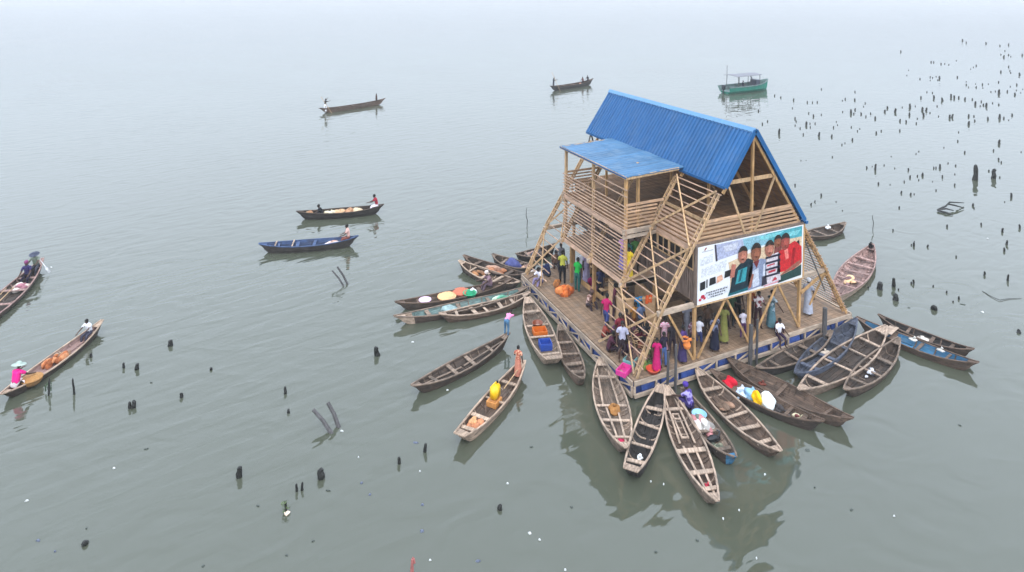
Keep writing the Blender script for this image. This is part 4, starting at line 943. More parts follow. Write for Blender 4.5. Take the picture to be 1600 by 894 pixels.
heap(bp_(19, .74), (.34, .28, .2), [S(215, 45, 90), S(190, 35, 80)], 'crimson cloth bundled in the pointed end of a grey canoe', 'cloth_bundle', 'cloth', 8)
sack(bp_(19, .06, .1), (.22, .2, .14), S(150, 105, 60), 'small brown sack on the thwart of the grey canoe')
sack(bp_(20, .52, .1), (.10, .09, .06), S(235, 235, 235), 'little white bag in the blackened canoe')
heap(bp_(20, -.6, .2), (.3, .2, .12), [S(190, 180, 170), S(90, 80, 75)], 'grey rag heap at the raft end of the blackened canoe', 'rag_heap', 'cloth', 8)
sack(bp_(21, .62, .2), (.12, .10, .05), S(200, 60, 80), 'small red scrap lying in the long pale canoe')
mb = MB()
for y in (-.11, .11): mb.box((0, y, 0), (1.25, .05, .035))
for x in (-.6, -.35, .6): mb.box((x, 0, .02), (.06, .26, .035))
tagged(mb, 'ladder_frame', W['pale'], bp_(21, -.30, -.1, .26), 'narrow pale wooden frame lying in the long pale canoe', 'frame', None, BT[21]['rz'])
heap(bp_(22, -.12), (.62, .42, .22), [S(200, 195, 190), S(150, 145, 140), S(190, 130, 130), S(110, 120, 110)], 'grey white litter heap in the blue tipped canoe', 'litter_heap', 'litter', 26)
mb = MB(); mb.lump((0, 0, .1), (.26, .12, .12), 4, .3, 2, 1); mb.tube([(.2, 0, .1), (.3, .05, .22), (.22, .12, .26)], .03, 6, tint=2.5); tagged(mb, 'black_bag', paint((.015, .016, .018), .35, .3, 'plastic'), bp_(22, .28), 'black plastic bag in the blue tipped canoe', 'bag')
heap(bp_(22, .48), (.3, .3, .1), [S(130, 130, 110), S(90, 95, 80)], 'greenish scraps in front of the black bag', 'rag_heap', 'cloth', 8)
person(bp_(22, -.62, 0, .14), hdg(22, True)-30, 'low', 'woman in purple cloth crouching in the blue tipped canoe', patterned(S(70, 50, 130), S(150, 140, 190), 6, 'v'), S(45, 35, 85), 'skirt', hat=('wrap', S(75, 55, 140)))
tub(bp_(22, -.36, .2), .26, .16, S(135, 185, 215), 'pale blue basin in front of the woman in purple', 'basin', 'basin')
heap(bp_(23, -.18), (.42, .34, .2), [S(140, 110, 90), S(110, 90, 75)], 'brown rope and net coil in the clean brown canoe', 'net_heap', 'net', 10)
sack(bp_(24, -.62), (.26, .22, .26), S(195, 28, 48), 'bright red bag in the bag canoe', 'bag', 'bag')
sack(bp_(24, -.42, .2), (.22, .2, .14), S(215, 220, 230), 'small white bag beside the red one', 'bag', 'bag')
sack(bp_(24, -.38, -.5), (.2, .2, .14), S(190, 205, 225), 'bluish white bag lying lowest on the bag canoe', 'bag', 'bag')
sack(bp_(24, -.22, .1), (.3, .28, .24), S(150, 190, 215), 'pale blue bag in the middle of the bag canoe', 'bag', 'bag')
sack(bp_(24, -.08, -.35), (.2, .2, .26), S(240, 185, 20), 'yellow bag between the pale blue and the white bag', 'bag', 'bag')
sack(bp_(24, .07, .05), (.30, .26, .26), S(225, 230, 228), 'big white bag in the bag canoe', 'bag', 'bag')
heap(bp_(24, .30), (.42, .34, .18), [S(80, 72, 70), S(60, 55, 55)], 'dark rag heap past the big white bag', 'rag_heap', 'cloth', 8)
heap(bp_(24, .60), (.26, .24, .26), [S(215, 205, 170), S(190, 180, 150), S(110, 60, 60)], 'cream and maroon bundle near the tip of the bag canoe', 'bundle', 'bundle', 9)
sack(bp_(25, -.38), (.14, .10, .04), S(110, 60, 50), 'small dark red scraps in the broad brown canoe', 'rag', 'cloth')
sack(bp_(27, -.05, .1), (.2, .15, .08), S(190, 175, 160), 'small pale lump in the worn blue canoe', 'rag', 'cloth')
heap(bp_(29, -.1), (.5, .25, .14), [S(180, 180, 185), S(70, 70, 75)], 'grey net scraps in the narrow dark grey canoe', 'net_heap', 'net', 9)
mb = MB(); mb.box((0, 0, 0), (.25, 1.05, .04)); mb.box((.18, .1, .03), (.12, .9, .03)); tagged(mb, 'loose_board', W['pale'], bp_(30, -.42, 0, .42), 'pale loose boards across the bright blue canoe', 'board', None, BT[30]['rz'])
for t, lb in ((-.02, 'white rag on the middle thwart of the bright blue canoe'), (.42, 'white rag near the tip of the bright blue canoe')): sack(bp_(30, t, .4, .32), (.15, .10, .05), S(200, 196, 188), lb, 'rag', 'cloth')
heap(bp_(31, .0), (.35, .25, .14), [S(205, 195, 185), S(110, 100, 90)], 'pale scraps in the canoe behind the bright blue one', 'rag_heap', 'cloth', 7)
heap(bp_(32, -.2), (.7, .4, .18), [S(150, 115, 110), S(205, 170, 130), S(120, 90, 90)], 'tan and reddish scraps in the reddish canoe', 'net_heap', 'net', 14)
sack(bp_(32, .88, 0, .5), (.16, .14, .14), S(30, 28, 30), 'black bundle on the tip of the reddish canoe', 'bundle', 'bundle')
sack(bp_(33, .3, .3, .3), (.16, .12, .1), S(230, 230, 230), 'small white bag in the canoe behind the right eave', 'bag', 'bag')

# people on the raft
def dk(px, py):
    _bt[:] = [0., 9.]; return at(px, py, ZD)
def pd(px, py, *a, **k): return person(dk(px, py), *a, **k)
pd(879, 443, 30, 'elbow', 'man in a yellow green shirt and black trousers standing on the left walkway', S(170, 170, 70), S(25, 25, 30))
pd(902, 455, 60, 'stand', 'person in bright green top and dark green trousers beside the yellow green man', S(40, 165, 70), S(40, 90, 85))
pd(910, 441, 200, 'stand', 'person in a white shirt standing behind the bright green one', S(215, 215, 220), S(90, 90, 110))
pd(923, 450, 190, 'sit', 'child in magenta sitting by a yellow post on the walkway', S(165, 35, 100), S(45, 50, 110), sc=.85)
pd(919, 478, 170, 'low', 'person in mottled brown clothes squatting against the yellow post', patterned(S(120, 85, 75), S(180, 150, 140), 8, 'v'), S(60, 50, 55), hat=('wrap', S(90, 70, 65)))
pd(947, 517, 60, 'walk', 'person in a crimson shirt and blue jeans walking along the left edge of the raft', S(165, 30, 85), S(55, 65, 115))
pd(960, 500, 130, 'stand', 'person in maroon standing behind the crimson shirt', S(95, 45, 60), S(60, 45, 55))
pd(967, 520, 200, 'low', 'woman in a teal top and yellow green wrap sitting by the stair box', S(40, 125, 125), S(190, 195, 70), 'skirt')
pd(950, 548, 120, 'low', 'person in dark maroon sitting on the left corner of the raft', S(70, 35, 50), S(50, 35, 45))
pd(960, 540, 150, 'squat', 'person in black squatting behind the dark maroon one', S(35, 30, 38), S(45, 38, 45))
pd(972, 565, 210, 'elbow', 'person in a grey white shirt and dark shorts standing at the raft corner', S(165, 165, 185), S(50, 40, 45), 'shorts')
pd(990, 545, 240, 'low', 'person in dark brown clothes sitting among the crowd at the raft corner', S(80, 60, 55), S(60, 50, 50))
pd(1003, 553, 200, 'low', 'person in dull rust clothes sitting right of the dark brown one', S(120, 70, 55), S(70, 55, 55))
pd(985, 532, 180, 'sit', 'person in dusty mauve sitting in front of the plywood panel', S(110, 80, 95), S(60, 50, 70))
pd(1005, 535, 190, 'squat', 'person in charcoal squatting below the slatted screen', S(50, 48, 52), S(70, 60, 60))
pd(1038, 548, 200, 'stand', 'girl in a pink and white striped dress at the front left of the raft', patterned(S(215, 120, 150), S(235, 220, 225), 4, 'stripe'), S(225, 180, 195), 'dress', sc=.85)
pd(1026, 580, 215, 'stand', 'woman in a plain bright magenta dress near the front corner', S(185, 28, 100), S(180, 28, 98), 'dress', sc=.8)
pd(1036, 573, 180, 'stand', 'boy in blue jeans and a dark top behind the magenta dress', S(40, 35, 50), S(80, 105, 155), sc=.85)
pd(1066, 566, 160, 'elbow', 'person in a dark purple outfit beside the left V brace', S(70, 50, 100), S(60, 50, 90), 'skirt', sc=.9)
pd(1080, 552, 170, 'stand', 'person in maroon checked clothes near the left front post', patterned(S(90, 45, 60), S(140, 120, 130), 9, 'v'), S(50, 40, 55), sc=.9)
pd(1092, 545, 30, 'stand', 'child in a white shirt and blue shorts between the front posts', S(215, 215, 225), S(50, 60, 105), 'shorts', sc=.8)
pd(1116, 548, 190, 'stand', 'woman in a black and grey patterned dress under the banner', patterned(S(25, 28, 45), S(110, 115, 140), 7, 'v'), S(28, 30, 48), 'dress', sc=.95)
pd(1130, 535, 200, 'stand', 'woman in an olive dress behind the black patterned one', S(122, 122, 66), S(122, 122, 66), 'dress', hat=('wrap', S(60, 60, 35)))
pd(1072, 530, 180, 'stand', 'person in a pale grey robe in the shade behind the left post', S(130, 130, 140), S(120, 120, 130), 'dress')
pd(1152, 505, 190, 'stand', 'man in black standing in the shade under the middle of the banner', S(20, 20, 24), S(28, 28, 32))
pd(1161, 529, 30, 'stand', 'child in a white shirt beside the middle front post', S(215, 210, 225), S(90, 60, 100), sc=.75)
pd(1184, 512, 200, 'elbow', 'person in a maroon and white top right of the middle post', patterned(S(120, 40, 45), S(220, 210, 210), 6, 'v'), S(60, 40, 45))
pd(1205, 513, 100, 'wide', 'woman in a grey teal patterned dress with both arms spread', patterned(S(60, 95, 105), S(150, 165, 175), 8, 'v'), S(85, 120, 130), 'dress', hat=('wrap', S(30, 30, 35)))
g = dk(1222, 527); person((g.x, -.02, ZD), 195, 'sit', 'boy in a white tee shirt and dark shorts sitting on the front edge', S(230, 228, 235), S(50, 35, 60), 'shorts', sc=.85)
pd(1212, 518, 110, 'low', 'small child in dark red sitting left of the boy in white', S(100, 40, 40), S(60, 35, 40), sc=.7)
pd(1262, 492, 60, 'elbow', 'woman in a pale grey dress and white headwrap by the right post', S(175, 180, 195), S(170, 175, 190), 'dress', hat=('wrap', S(230, 230, 235)))
pd(858, 432, 330, 'low', 'person in navy sitting at the rear end of the left walkway', S(40, 50, 85), S(40, 42, 60))
pd(846, 441, 250, 'low', 'person in white and lilac sitting on the rear left edge of the raft', S(215, 210, 225), S(130, 120, 155))
pd(868, 415, 200, 'sit', 'person in brown sitting behind the rear left leg', S(120, 90, 75), S(80, 65, 60))
person((-4.1, 3.6, Z2+.02), 250, 'elbow', 'woman in a lilac top behind the slats of the first floor balcony', S(205, 150, 205), S(130, 120, 190), 'skirt')
person((-4.2, 2.98, Z2+.02), 230, 'stand', 'person in yellow at the front corner of the slatted balcony', S(215, 185, 50), S(225, 195, 60), 'dress', sc=.8)
person((-4.05, 3.3, Z2+.02), 240, 'stand', 'person in dark teal behind the yellow one on the balcony', S(30, 85, 80), S(25, 70, 70), sc=.95)
person((-3.7, 3.25, Z2+.02), 200, 'elbow', 'person in a green top in the dark doorway of the balcony', S(70, 115, 60), S(60, 55, 50))
pd(955, 530, 140, 'low', 'person in a plum headwrap sitting behind the grey white shirt', S(80, 45, 75), S(60, 40, 60), 'skirt', hat=('wrap', S(100, 50, 90)))
pd(980, 553, 220, 'squat', 'person in faded brown squatting between the grey white shirt and the firewood', S(95, 75, 65), S(65, 55, 55))
pd(995, 538, 190, 'low', 'person in a wine red top sitting at the foot of the stair box', S(110, 40, 55), S(70, 50, 60))
pd(938, 470, 230, 'stand', 'person in the shade in a dark blue top beside the stair', S(45, 50, 80), S(40, 40, 50))
pd(916, 442, 180, 'stand', 'person in a pale lilac dress in the shade beyond the magenta child', S(180, 170, 200), S(170, 160, 190), 'dress')
ex = [(942, 530, 100, 'low', 'person in a rust shirt at the very edge of the left walkway', S(130, 60, 50), S(60, 45, 45)), (966, 533, 160, 'squat', 'person in navy squatting beside the yellow green wrap', S(38, 42, 70), S(40, 36, 46)),
 (978, 541, 210, 'stand', 'person in dark brown standing behind the firewood heap', S(70, 48, 42), S(45, 38, 40)), (984, 560, 240, 'squat', 'person in faded purple squatting at the front of the corner crowd', S(95, 65, 100), S(60, 45, 60)),
 (992, 527, 200, 'elbow', 'woman in an ochre wrap standing against the plywood panel', S(160, 110, 50), S(120, 70, 45)), (1014, 545, 230, 'squat', 'person in maroon squatting under the slatted screen beside the firewood', S(85, 35, 45), S(55, 40, 48)),
 (1016, 562, 190, 'low', 'person in olive sitting left of the boy in jeans', S(85, 88, 55), S(60, 56, 50)), (1000, 530, 170, 'stand', 'person in a faded blue shirt in the shade of the stair box', S(85, 100, 130), S(50, 50, 62)),
 (968, 548, 190, 'stand', 'person in a dark red top just behind the grey white shirt', S(110, 38, 48), S(50, 40, 50)), (1050, 558, 200, 'stand', 'person in charcoal standing behind the two front left mooring posts', S(45, 42, 48), S(60, 50, 60)),
 (932, 462, 220, 'low', 'person in dusty pink sitting by the stair string', S(160, 105, 115), S(70, 55, 62)), (876, 425, 200, 'stand', 'person in grey standing behind the man in yellow green', S(105, 105, 112), S(60, 60, 70)),
 (1105, 528, 200, 'stand', 'person in dim brown in the deep shade under the left half of banner', S(90, 68, 55), S(55, 45, 42)), (1142, 512, 170, 'elbow', 'person in dark green in the deep shade left of the man in black', S(45, 70, 50), S(40, 40, 42)),
 (1172, 498, 190, 'stand', 'person in faded orange in the shade behind the middle post', S(160, 90, 55), S(70, 50, 48)), (1092, 520, 180, 'sit', 'person in black sitting in the shade behind the white shirted child', S(30, 28, 32), S(45, 40, 45))]
for e in ex: pd(*e[:4], e[4], e[5], e[6], sc=random.uniform(.85, 1))
# things on the raft
heap(dk(881, 459), (.46, .36, .42), [S(190, 100, 45), S(165, 80, 35), S(200, 120, 65)], 'orange heap of net on the left walkway', 'net_heap', 'net', 20)
heap(dk(870, 452), (.3, .3, .45), [S(170, 110, 60), S(140, 90, 50)], 'brown heap of sticks at the foot of the rear left post', 'stick_heap', 'heap', 10)
crate(dk(979, 584)+Vector((-.05, .1, .0)), (.62, .42, .2), S(205, 60, 140), 'bright pink crate on the front left corner of the raft', .5)
crate(dk(987, 574)+Vector((.1, .2, 0)), (.6, .42, .28), S(120, 165, 165), 'pale teal crate behind the pink one', .5)
tub(dk(1020, 582), .26, .16, S(205, 80, 50), 'orange red basin on the front edge of the raft', 'basin', 'basin')
heap(dk(1010, 572), (.32, .28, .3), [S(75, 105, 55), S(110, 120, 60)], 'bunch of green leaves left of the orange red basin', 'leaf_bunch', 'leaves', 12)
heap(dk(998, 562), (.7, .5, .3), [S(90, 70, 65), S(130, 100, 90), S(60, 50, 55), S(160, 140, 120)], 'tangled brown firewood heap at the raft corner', 'wood_heap', 'firewood', 22)
mb = MB(); rr = random.Random(5)
for i in range(26):
    a = rr.uniform(0, 3.14); c_ = Vector((rr.uniform(-.7, .7), rr.uniform(-.5, .5), rr.uniform(.25, .75))); d_ = Vector((math.cos(a), math.sin(a), rr.uniform(-.3, .5)))*rr.uniform(.3, .55); mb.tube([c_-d_, c_+d_], .016, 5)
tagged(mb, 'stick_bundle', M_LEG, dk(1000, 548), 'loose bundle of pale sticks over the crowd at the raft corner', 'sticks')
mb = MB(); mb.lathe([(0, .3), (.1, .28), (.16, .12), (.12, 0), (0, 0)], n=12, tint=1); 
for i in range(7): mb.lump((.12*math.cos(i), .12*math.sin(i), .3+.06*(i % 3)), (.12, .05, .03), i, .2, 1, 1)
tagged(mb, 'orange_bow', paint(S(215, 125, 60), .8, .2, 'cloth'), (-3.55, -.10, 1.45), 'orange cloth tied round the left V brace', 'cloth')
_bt[:] = [0., 9.]
heap((1.1, 2.2, ZD), (.6, .4, .35), [S(120, 90, 60), S(90, 70, 55)], 'brown goods in the shade behind the spread armed woman', 'goods_heap', 'heap', 10)
for x, y, lb in ((-1.6, 3.4, 'left bench in the shade of the ground floor'), (.6, 3.6, 'right bench in the shade of the ground floor')):
    R0 = thing('bench', (x, y, ZD), lb, 'bench', 'benches on the ground floor'); mb = MB(); mb.box((0, 0, .44), (1.6, .32, .04)); mb.box((0, 0, .38), (1.5, .05, .08)); mb.build('seat', M_PLY, R0)
    for s in (-.65, .65): mb = MB(); mb.box((s, 0, .21), (.05, .28, .42)); mb.build('leg', M_PLY, R0)

# ------------------------------------------------------------------ posts in the water
def stump(px, yb, hpx, wpx=None, label=None, group=None, lean=None, name='post_stump', cat='post', m=None, hm=None):
    p = at(px, yb, 0); k_ = mpp(p); h_ = hm or hpx*k_; r = max(.035, min(.22, (wpx or 3)*k_/2))
    rr = random.Random(int(px*13+yb*7)); mb = MB(); n = 7
    lx, ly = lean if lean else (rr.uniform(-.12, .12), rr.uniform(-.12, .12))
    pts = []; 
    for t in (-.6/max(h_, .3), 0, .35, .7, .93, 1): pts.append(Vector((lx*h_*t+rr.uniform(-.2, .2)*r, ly*h_*t+rr.uniform(-.2, .2)*r, h_*t)))
    mb.tube(pts, [r*q*rr.uniform(.88, 1.12) for q in (1.1, 1.1, 1, .92, .8, .45)], n, tint=rr.uniform(.7, 1.3))
    return tagged(mb, name, m or M_DARKW, p, label, cat, group, 0)
ZN = [((1180, 100, 6.877), """208,320,355 275,340,372 413,360,405 710,255,280 560,390,425 615,395,425 668,390,425 400,460,485 35,480,520 575,510,540 628,530,580 710,530,555 78,620,660 132,595,630 258,670,770 428,560,600 440,600,630 430,645,670 483,672,705 548,600,680 590,625,650 592,660,690 645,620,652 518,735,775 684,712,795 822,745,798 843,660,692 872,610,628 885,645,665 932,850,880 965,838,860 937,380,402 966,355,388 1072,280,310 1070,360,400 1030,470,550 1073,465,505 1060,515,550 940,500,525 1138,510,555 1183,405,430 1165,445,465 1190,545,578 1240,515,545 1288,550,608 1032,660,690 1098,705,730 1125,685,705 1300,712,758 1355,700,735 1045,785,838 1392,480,530 1422,445,490"""),
 ((1380, 50, 6.877), """190,190,225 851,65,105 893,95,125 1106,100,135 1254,130,158 1346,115,150 1308,190,210 1295,240,285 1265,230,250 1348,230,258 1370,255,270 1495,225,265 515,305,335 543,310,335 622,325,355 660,330,350 705,340,358 785,300,314 1000,345,372 970,370,385 940,392,404 1348,355,385 1265,405,442 1362,405,425 1370,425,448 1465,425,475 254,458,474 272,403,415 395,488,515 505,470,495 530,480,500 505,510,525 570,470,485 605,460,515 585,505,525 797,465,500 893,525,540 893,550,578 917,582,600 993,550,562 998,575,607 1067,545,578 1070,592,608 1130,550,565 1240,520,550 1157,630,650 1205,625,645 1245,600,680 1335,615,655 1365,575,592 1435,545,580 1430,615,635 1415,640,690 1478,645,660 1500,605,620 470,632,655 406,680,725 530,640,665 545,665,725 635,690,755 730,650,715 762,668,725 810,680,720 878,690,740 958,705,738 990,730,795 1053,728,760 1042,780,805 1078,760,800 1107,745,815 1175,750,775 1242,760,795"""),
 ((1380, 120, 6.877), """18,345,390 45,305,355 127,320,400 205,315,335 288,270,350 345,305,325 280,370,430 422,310,380 435,370,440 462,315,385 502,370,400 580,300,325 595,410,435 180,440,490 247,455,500 367,435,458 355,480,515 180,555,595 715,390,460 742,385,455 918,390,445 920,460,530 976,405,438 985,450,490 1125,420,470 1250,380,470 1296,420,460 1347,455,472 1388,385,430 810,580,605 802,670,705 652,748,770 875,785,830 383,790,810 353,815,838 87,848,862 1248,655,740 1185,770,808 1240,865,894 1482,795,815"""),
 ((1180, 200, 6.877), """830,295,325 492,340,358 548,342,352 428,590,630 710,690,745 600,795,840 642,770,805 870,780,800 1200,400,445 1288,355,480 1258,405,420 1386,385,412 1325,570,620 1450,598,615 937,878,894"""),
 ((1330, 220, 5.589), """380,230,248 500,230,270 513,290,335 578,290,320 625,265,320 590,330,350 463,342,368 437,428,470 520,445,485 550,455,475 722,220,250 742,220,250 775,190,255 845,183,205 912,200,228 905,280,300 795,290,330 903,365,400 710,350,362 740,418,445 1203,245,275 1297,305,330 1400,440,515 1340,525,540 420,562,598 1072,575,600 1135,705,748 1320,745,815 1472,715,780 837,722,765 366,762,795 1287,140,175 1310,170,200 550,872,894"""),
 ((1330, 340, 5.589), """545,200,265 525,225,250 667,225,270 1358,180,255 1335,250,310 916,322,355 1162,455,520 1365,470,575 412,610,640 545,525,595 525,550,590 715,580,612 835,628,668 940,675,725 890,720,745 700,770,805 745,775,825 150,590,630""")]
pool = []
for (ox, oy, k_), txt in ZN:
    for it in txt.split():
        a, b, c_ = map(float, it.split(',')); pool.append((ox+a/k_, oy+c_/k_, (c_-b)/k_))
for px, yb, h_ in pool:
    hh = h_*.52; yb2 = yb-h_*.25
    tall = h_ > 7.5
    if yb < 150: gl = ('thin dark post tip in the farthest hazy part of the post field' if not tall else 'tall thin post in the farthest hazy part of the post field')
    elif yb < 205: gl = ('short dark post in the densest band of the post field' if not tall else 'tall slim post in the densest band of the post field')
    elif yb < 300: gl = ('short black post in the sparse water nearer than the dense band' if not tall else 'tall black post in the sparse water nearer than the dense band')
    else: gl = ('short black post in the near open water right of the school' if not tall else 'tall black post in the near open water right of the school')
    stump(px, yb2, hh, min(3.0, .8+h_*.2), gl, gl.replace(' post', ' posts', 1))
G0 = 'posts standing alone in open water'
for px, yb, h_, w_, lb in ((1524, 281, 24, 7, 'thickest tall black post, leaning, in the right part of the post field'), (1553, 279, 15, 6, 'thick black post right of the leaning thick one'),
    (1375, 452, 11, 8, 'stout greenish post right of the reddish canoe'), (1397, 448, 14, 5, 'dark post with a lumpy top near the reddish canoe'), (1400, 469, 9, 8, 'squat square greenish post below the lumpy topped one'),
    (267, 540, 9, 7, 'pointed black stump in the open water at the left'), (193, 575, 8, 4, 'thin short stump left of its thicker neighbour'), (214, 577, 9, 6, 'small thick stump right of the thin short one'),
    (203, 638, 10, 5, 'left half of the double stump below the long tan canoe'), (210, 637, 11, 6, 'right half of the double stump below the long tan canoe'), (284, 621, 7, 5, 'small broken stump right of the double stump'),
    (142, 558, 6, 4, 'tiny stump beside the end of the long tan canoe'), (76, 618, 26, 3, 'stick with a green tuft standing below the tan basket'), (116, 616, 26, 2.5, 'thin upright stick right of the tufted one'),
    (446, 615, 11, 4, 'slim black post in the middle of the open water'), (451, 645, 6, 4, 'tiny stump below the slim black post'), (589, 555, 14, 8, 'fat greenish black stump left of the grey brown canoe'), (330, 578, 4, 4, 'very low stump level with the water at the left'),
    (373, 745, 15, 9, 'rounded fat stump in the lower left water'), (501, 747, 14, 11, 'broad square stump below the paired poles'), (464, 767, 12, 4, 'left post of the small twin stump'), (472, 766, 13, 4, 'right post of the small twin stump'),
    (624, 724, 11, 5, 'pointed stump in the lower middle water'), (664, 706, 14, 5, 'slender stump up and right of the pointed one'), (781, 796, 7, 7, 'low black stump below the jerrycan canoe'), (133, 850, 6, 9, 'black driftwood lump near the bottom left corner'),
    (1520, 352-30, 4, 3, 'low black post right of the fallen branch'), (1460, 484, 6, 8, 'wide low stump in the water right of the raft'), (1592, 520, 4, 6, 'low dark lump at the right edge')):
    stump(px, yb, h_, w_, lb, G0)
for A, B_, r_, lb in (((519, 423), (537, 447), .045, 'left slanted pole of the far pair'), ((527, 417), (543, 444), .055, 'right slanted pole of the far pair'), ((489, 640), (517, 676), .07, 'left slanted pole of the near pair'), ((512, 629), (529, 667), .075, 'right slanted pole of the near pair')):
    b = at(*B_, 0); f = ray(*A); tt = (b-CAM).dot(_d)*1.0
    a = CAM+f*(tt+.25); mb = MB(); mb.tube([b+(b-a)*.4, b, (a+b)/2+Vector((.03, 0, .02)), a], [r_, r_, r_*.95, r_*.85], 8); tagged(mb, 'slanted_pole', M_GREYPOST, (0, 0, 0), lb, 'pole', 'slanted poles standing in pairs')
for i, (px, yb, ht, r_, lb) in enumerate(((1043, 602, 1.75, .055, 'grey mooring post at the front left of the raft'), (1055, 607, 1.95, .055, 'taller grey mooring post right of the front left one'), (1172, 567, 1.85, .09, 'thick grey mooring post below the middle of the banner'), (1182, 562, 2.0, .055, 'thin black mooring post beside the middle one'), (1288, 517, 1.6, .11, 'thick grey mooring post at the right raft corner'))):
    f = ray(px, yb); p = CAM+f*((-.42-CAM.y)/f.y); p.z = 0; mb = MB(); mb.tube([(0, 0, -.8), (0, 0, 0), (.02, .01, ht*.6), (.03, .02, ht), (.03, .02, ht+.02)], [r_*1.05, r_, r_*.95, r_*.9, r_*.5], 10); tagged(mb, 'mooring_post', M_GREYPOST, p, lb, 'post', 'mooring posts along the raft')
# bent stick, fallen branch
def sticks(name, lb, cat, paths, r, m=None):
    mb = MB()
    for pth in paths: mb.tube(pth, [r]*(len(pth)-1)+[r*.5], 6)
    return tagged(mb, name, m or M_DARKW, (0, 0, 0), lb, cat)
b = at(823, 356); sticks('bent_stick', 'crooked thin stick standing in the water left of the rear leg', 'stick', [[b+Vector((0, 0, -.3)), b+Vector((.05, 0, .5)), b+Vector((-.05, 0, .8)), b+Vector((-.02, 0, 1.35))]], .025)
b = at(1363, 358); sticks('bent_stick', 'crooked thin stick in the water above the reddish canoe', 'stick', [[b+Vector((0, 0, -.3)), b+Vector((.1, 0, .4)), b+Vector((-.02, 0, .75)), b+Vector((-.02, 0, .95))]], .022)
P = lambda x, y, z: at(x, y, z)
sticks('fallen_branch', 'forked fallen branch lying on the water in the post field', 'branch', [[P(1465, 328, .1), P(1478, 322, .3), P(1484, 316, .5), P(1506, 317, .15)], [P(1482, 319, .4), P(1492, 321, .3), P(1506, 325, .08)], [P(1465, 328, .1), P(1478, 326, .2), P(1490, 329, .06)], [P(1465, 329, .1), P(1478, 332, .12), P(1489, 336, .05)]], .06)
sticks('floating_rope', 'dark rope or root curving on the water right of the raft', 'rope', [[P(1535, 455, .01), P(1548, 463, .03), P(1562, 469, .05), P(1575, 467, .03), P(1596, 466, .02)]], .016)
b = at(446, 800); mb = MB(); rr = random.Random(3)
for i in range(40):
    a = rr.uniform(0, 6.28); r_ = rr.uniform(0, .12); c_ = Vector((math.cos(a)*r_, math.sin(a)*r_*.8, rr.uniform(.05, .35))); s = rr.uniform(.03, .07); u_ = Vector((rr.uniform(-1, 1), rr.uniform(-1, 1), rr.uniform(-.3, .8))).normalized()*s; v_ = Vector((rr.uniform(-1, 1), rr.uniform(-1, 1), .2)).normalized()*s*.5
    mb.add([c_-u_, c_+v_, c_+u_, c_-v_], [(0, 1, 2, 3)], None, 0)
mb.tube([(0, 0, -.3), (.02, 0, .15), (.0, .02, .32)], .035, 6, m=1)
mb.lump((.04, -.12, .03), (.10, .08, .05), 5, .3, 1, 1, 2)
tagged(mb, 'weed_tuft', [paint(S(80, 95, 60), .8, .3, 'leaf'), M_DARKW, paint(S(215, 195, 175), .8, .2, 'scrap')], b, 'weedy stick with pale rubbish caught on it in the lower left water', 'weed')
b = at(76, 612); mb = MB()
for i in range(30):
    a = rr.uniform(0, 6.28); c_ = Vector((math.cos(a)*.1, math.sin(a)*.1, rr.uniform(.0, .3))); u_ = Vector((rr.uniform(-.3, .3), rr.uniform(-.3, .3), 1)).normalized()*.12; v_ = Vector((.02, .01, 0)); mb.add([c_-v_, c_+v_, c_+u_], [(0, 1, 2)], None)
tagged(mb, 'weed_tuft', paint(S(75, 95, 70), .8, .3, 'leaf'), b, 'green weed caught on a stick below the tan basket', 'weed')
mb = MB(); mb.tube([(0, 0, -.5), (.02, .02, .1), (.03, .03, .42)], [.05, .05, .03], 7); mb.lump((.05, .05, .35), (.07, .06, .1), 3, .3, 1, 1); tagged(mb, 'rag_stick', paint(S(150, 90, 85), .85, .4, 'rag'), at(643, 899), 'reddish rag covered stick at the bottom edge of the photo', 'stick')
# floating litter
GL = 'pale litter floating on the water'; GD = 'dark scum patches drifting on the water'
def flat(px, py, wpx, hpx, col, lb, grp, z=.012, rz=None):
    p = at(px, py, 0); k_ = mpp(p); rr = random.Random(int(px*3+py)); n = 11
    d = [1+rr.uniform(-.35, .35) for _ in range(n)]
    wpx *= .5; hpx *= .5; ring = [(math.cos(6.283*i/n)*wpx*k_/2*d[i], math.sin(6.283*i/n)*hpx*k_*.9*d[i]) for i in range(n)]
    mb = MB(); mb.add([(x, y, z) for x, y in ring]+[(x*.6, y*.6, z+.03) for x, y in ring]+[(x, y, -.03) for x, y in ring], [tuple(range(n, 2*n))]+[(i, (i+1) % n, n+(i+1) % n, n+i) for i in range(n)]+[(2*n+i, 2*n+(i+1) % n, (i+1) % n, i) for i in range(n)], 1)
    return tagged(mb, 'floating_scrap', paint(col, .6, .25, 'scrap'), p, lb, 'litter', grp, rz if rz is not None else rr.uniform(-.5, .5)-YAW)
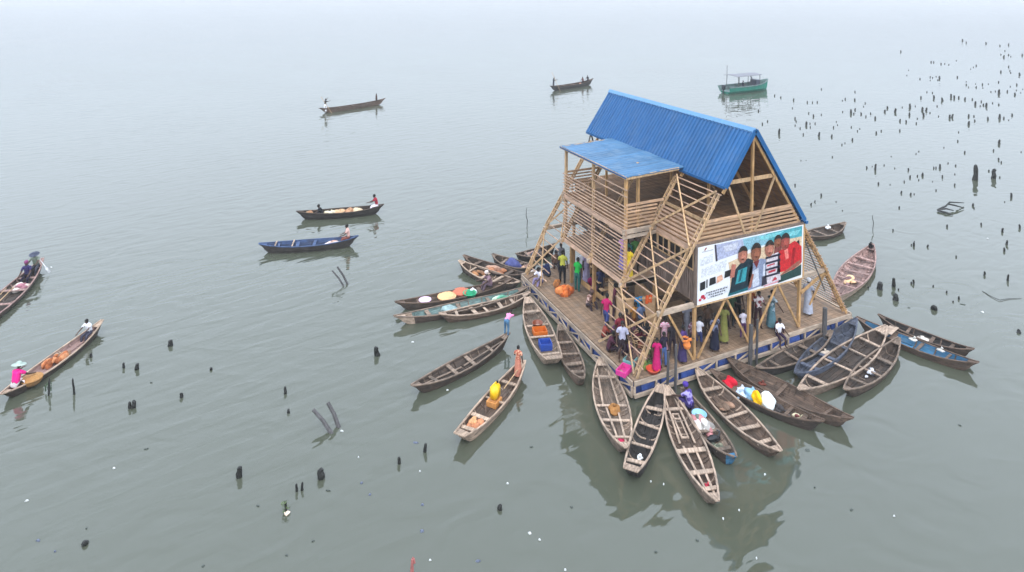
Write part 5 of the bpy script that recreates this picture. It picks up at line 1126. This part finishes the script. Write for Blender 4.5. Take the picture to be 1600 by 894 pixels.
for px, py, w_, h_, lb in ((42, 783, 12, 2.4, 'long white strip floating in the lower left water'), (178, 732, 7, 2.5, 'small white scrap right of the long strip'), (828, 834, 11, 4, 'round white bag floating in the bottom middle'), (843, 844, 8, 2.5, 'thin white film beside the round white bag'), (883, 891, 7, 2.5, 'white scrap at the bottom edge'), (1017, 753, 4, 3, 'white speck left of the long pale canoe'), (1037, 757, 4, 3, 'second white speck left of the long pale canoe'), (1107, 784, 6, 3, 'white scrap at the tip of the long pale canoe'), (1195, 742, 8, 2.5, 'white strip in the dark reflection'), (1130, 811, 5, 4, 'white speck below the long pale canoe'), (1182, 873, 5, 3, 'white speck at the lower end of the reflection'), (1535, 488, 7, 4, 'white scrap at the right in open water'), (1543, 373, 7, 2, 'white strip among the posts at the right'), (1397, 807, 6, 3, 'white scrap in the lower right water'), (534, 674, 10, 2.5, 'white scrap beside the near pair of slanted poles'), (656, 737, 5, 2.5, 'small white scrap near the lower middle stumps'), (560, 715, 4, 2.5, 'white speck right of the near slanted poles'), (699, 610, 7, 2.5, 'pale scrap beside the grey brown canoe'), (645, 535, 8, 2.5, 'pale scrap in the water below the left cluster'), (672, 876, 7, 2.5, 'white scrap near the rag covered stick'), (1155, 798, 6, 3, 'pale leaf in the lower dark reflection'), (793, 756, 6, 3, 'pale scrap above the low black stump'), (80, 418, 12, 2.5, 'pale foam by the tip of the cut off canoe')):
    flat(px, py, w_, h_, S(198, 200, 198), lb, GL)
for px, py, w_, h_, lb in ((650, 692, 18, 4, 'bluish dark film beside the slender stump'), (565, 755, 9, 4, 'bluish film right of the broad square stump'), (578, 773, 8, 4, 'second bluish film below the first one'), (660, 789, 13, 5, 'dark bluish patch in the lower middle water'), (659, 830, 13, 6, 'darkest bluish patch, below another one'), (513, 767, 20, 2, 'long thin dark streak below the broad stump'), (403, 791, 11, 3, 'dark streak left of the weedy stick'), (489, 846, 9, 3, 'faint dark scrap in the bottom left'), (448, 868, 9, 4, 'faint dark scrap above the bottom edge'), (229, 702, 13, 3, 'dark floating leaf in the lower left'), (60, 845, 18, 5, 'faint bluish film near the bottom left'), (86, 862, 7, 4, 'small dark scrap right of the bluish film'), (135, 826, 7, 4, 'small dark scrap above the driftwood lump'), (317, 885, 9, 5, 'dark scrap at the bottom edge, left part'), (830, 699, 10, 3, 'dark floating scrap below the jerrycan canoe'), (893, 793, 9, 4, 'dark scrap left of the reflection'), (747, 877, 14, 4, 'faint purple film near the bottom edge'), (1090, 845, 12, 4, 'dark scrap in the reflection'), (1262, 704, 16, 6, 'dark weed patch right of the brown canoe'), (1273, 762, 8, 3, 'small dark scrap right of the reflection'), (1330, 797, 14, 4, 'greenish weed in the lower right water'), (1500, 665, 9, 3, 'faint dark scrap in the right water'), (1420, 481, 7, 2.5, 'thin dark scrap right of the raft'), (1025, 863, 10, 4, 'dark scrap near the bottom of the reflection'), (236, 598, 10, 2.5, 'faint dark leaf left of the broken stump'), (1505, 476, 16, 2, 'long twig with leaves floating at the right')):
    flat(px, py, w_, h_, S(88, 95, 112) if 'blu' in lb or 'purple' in lb or 'film' in lb else S(70, 76, 70), lb, GD, .004)
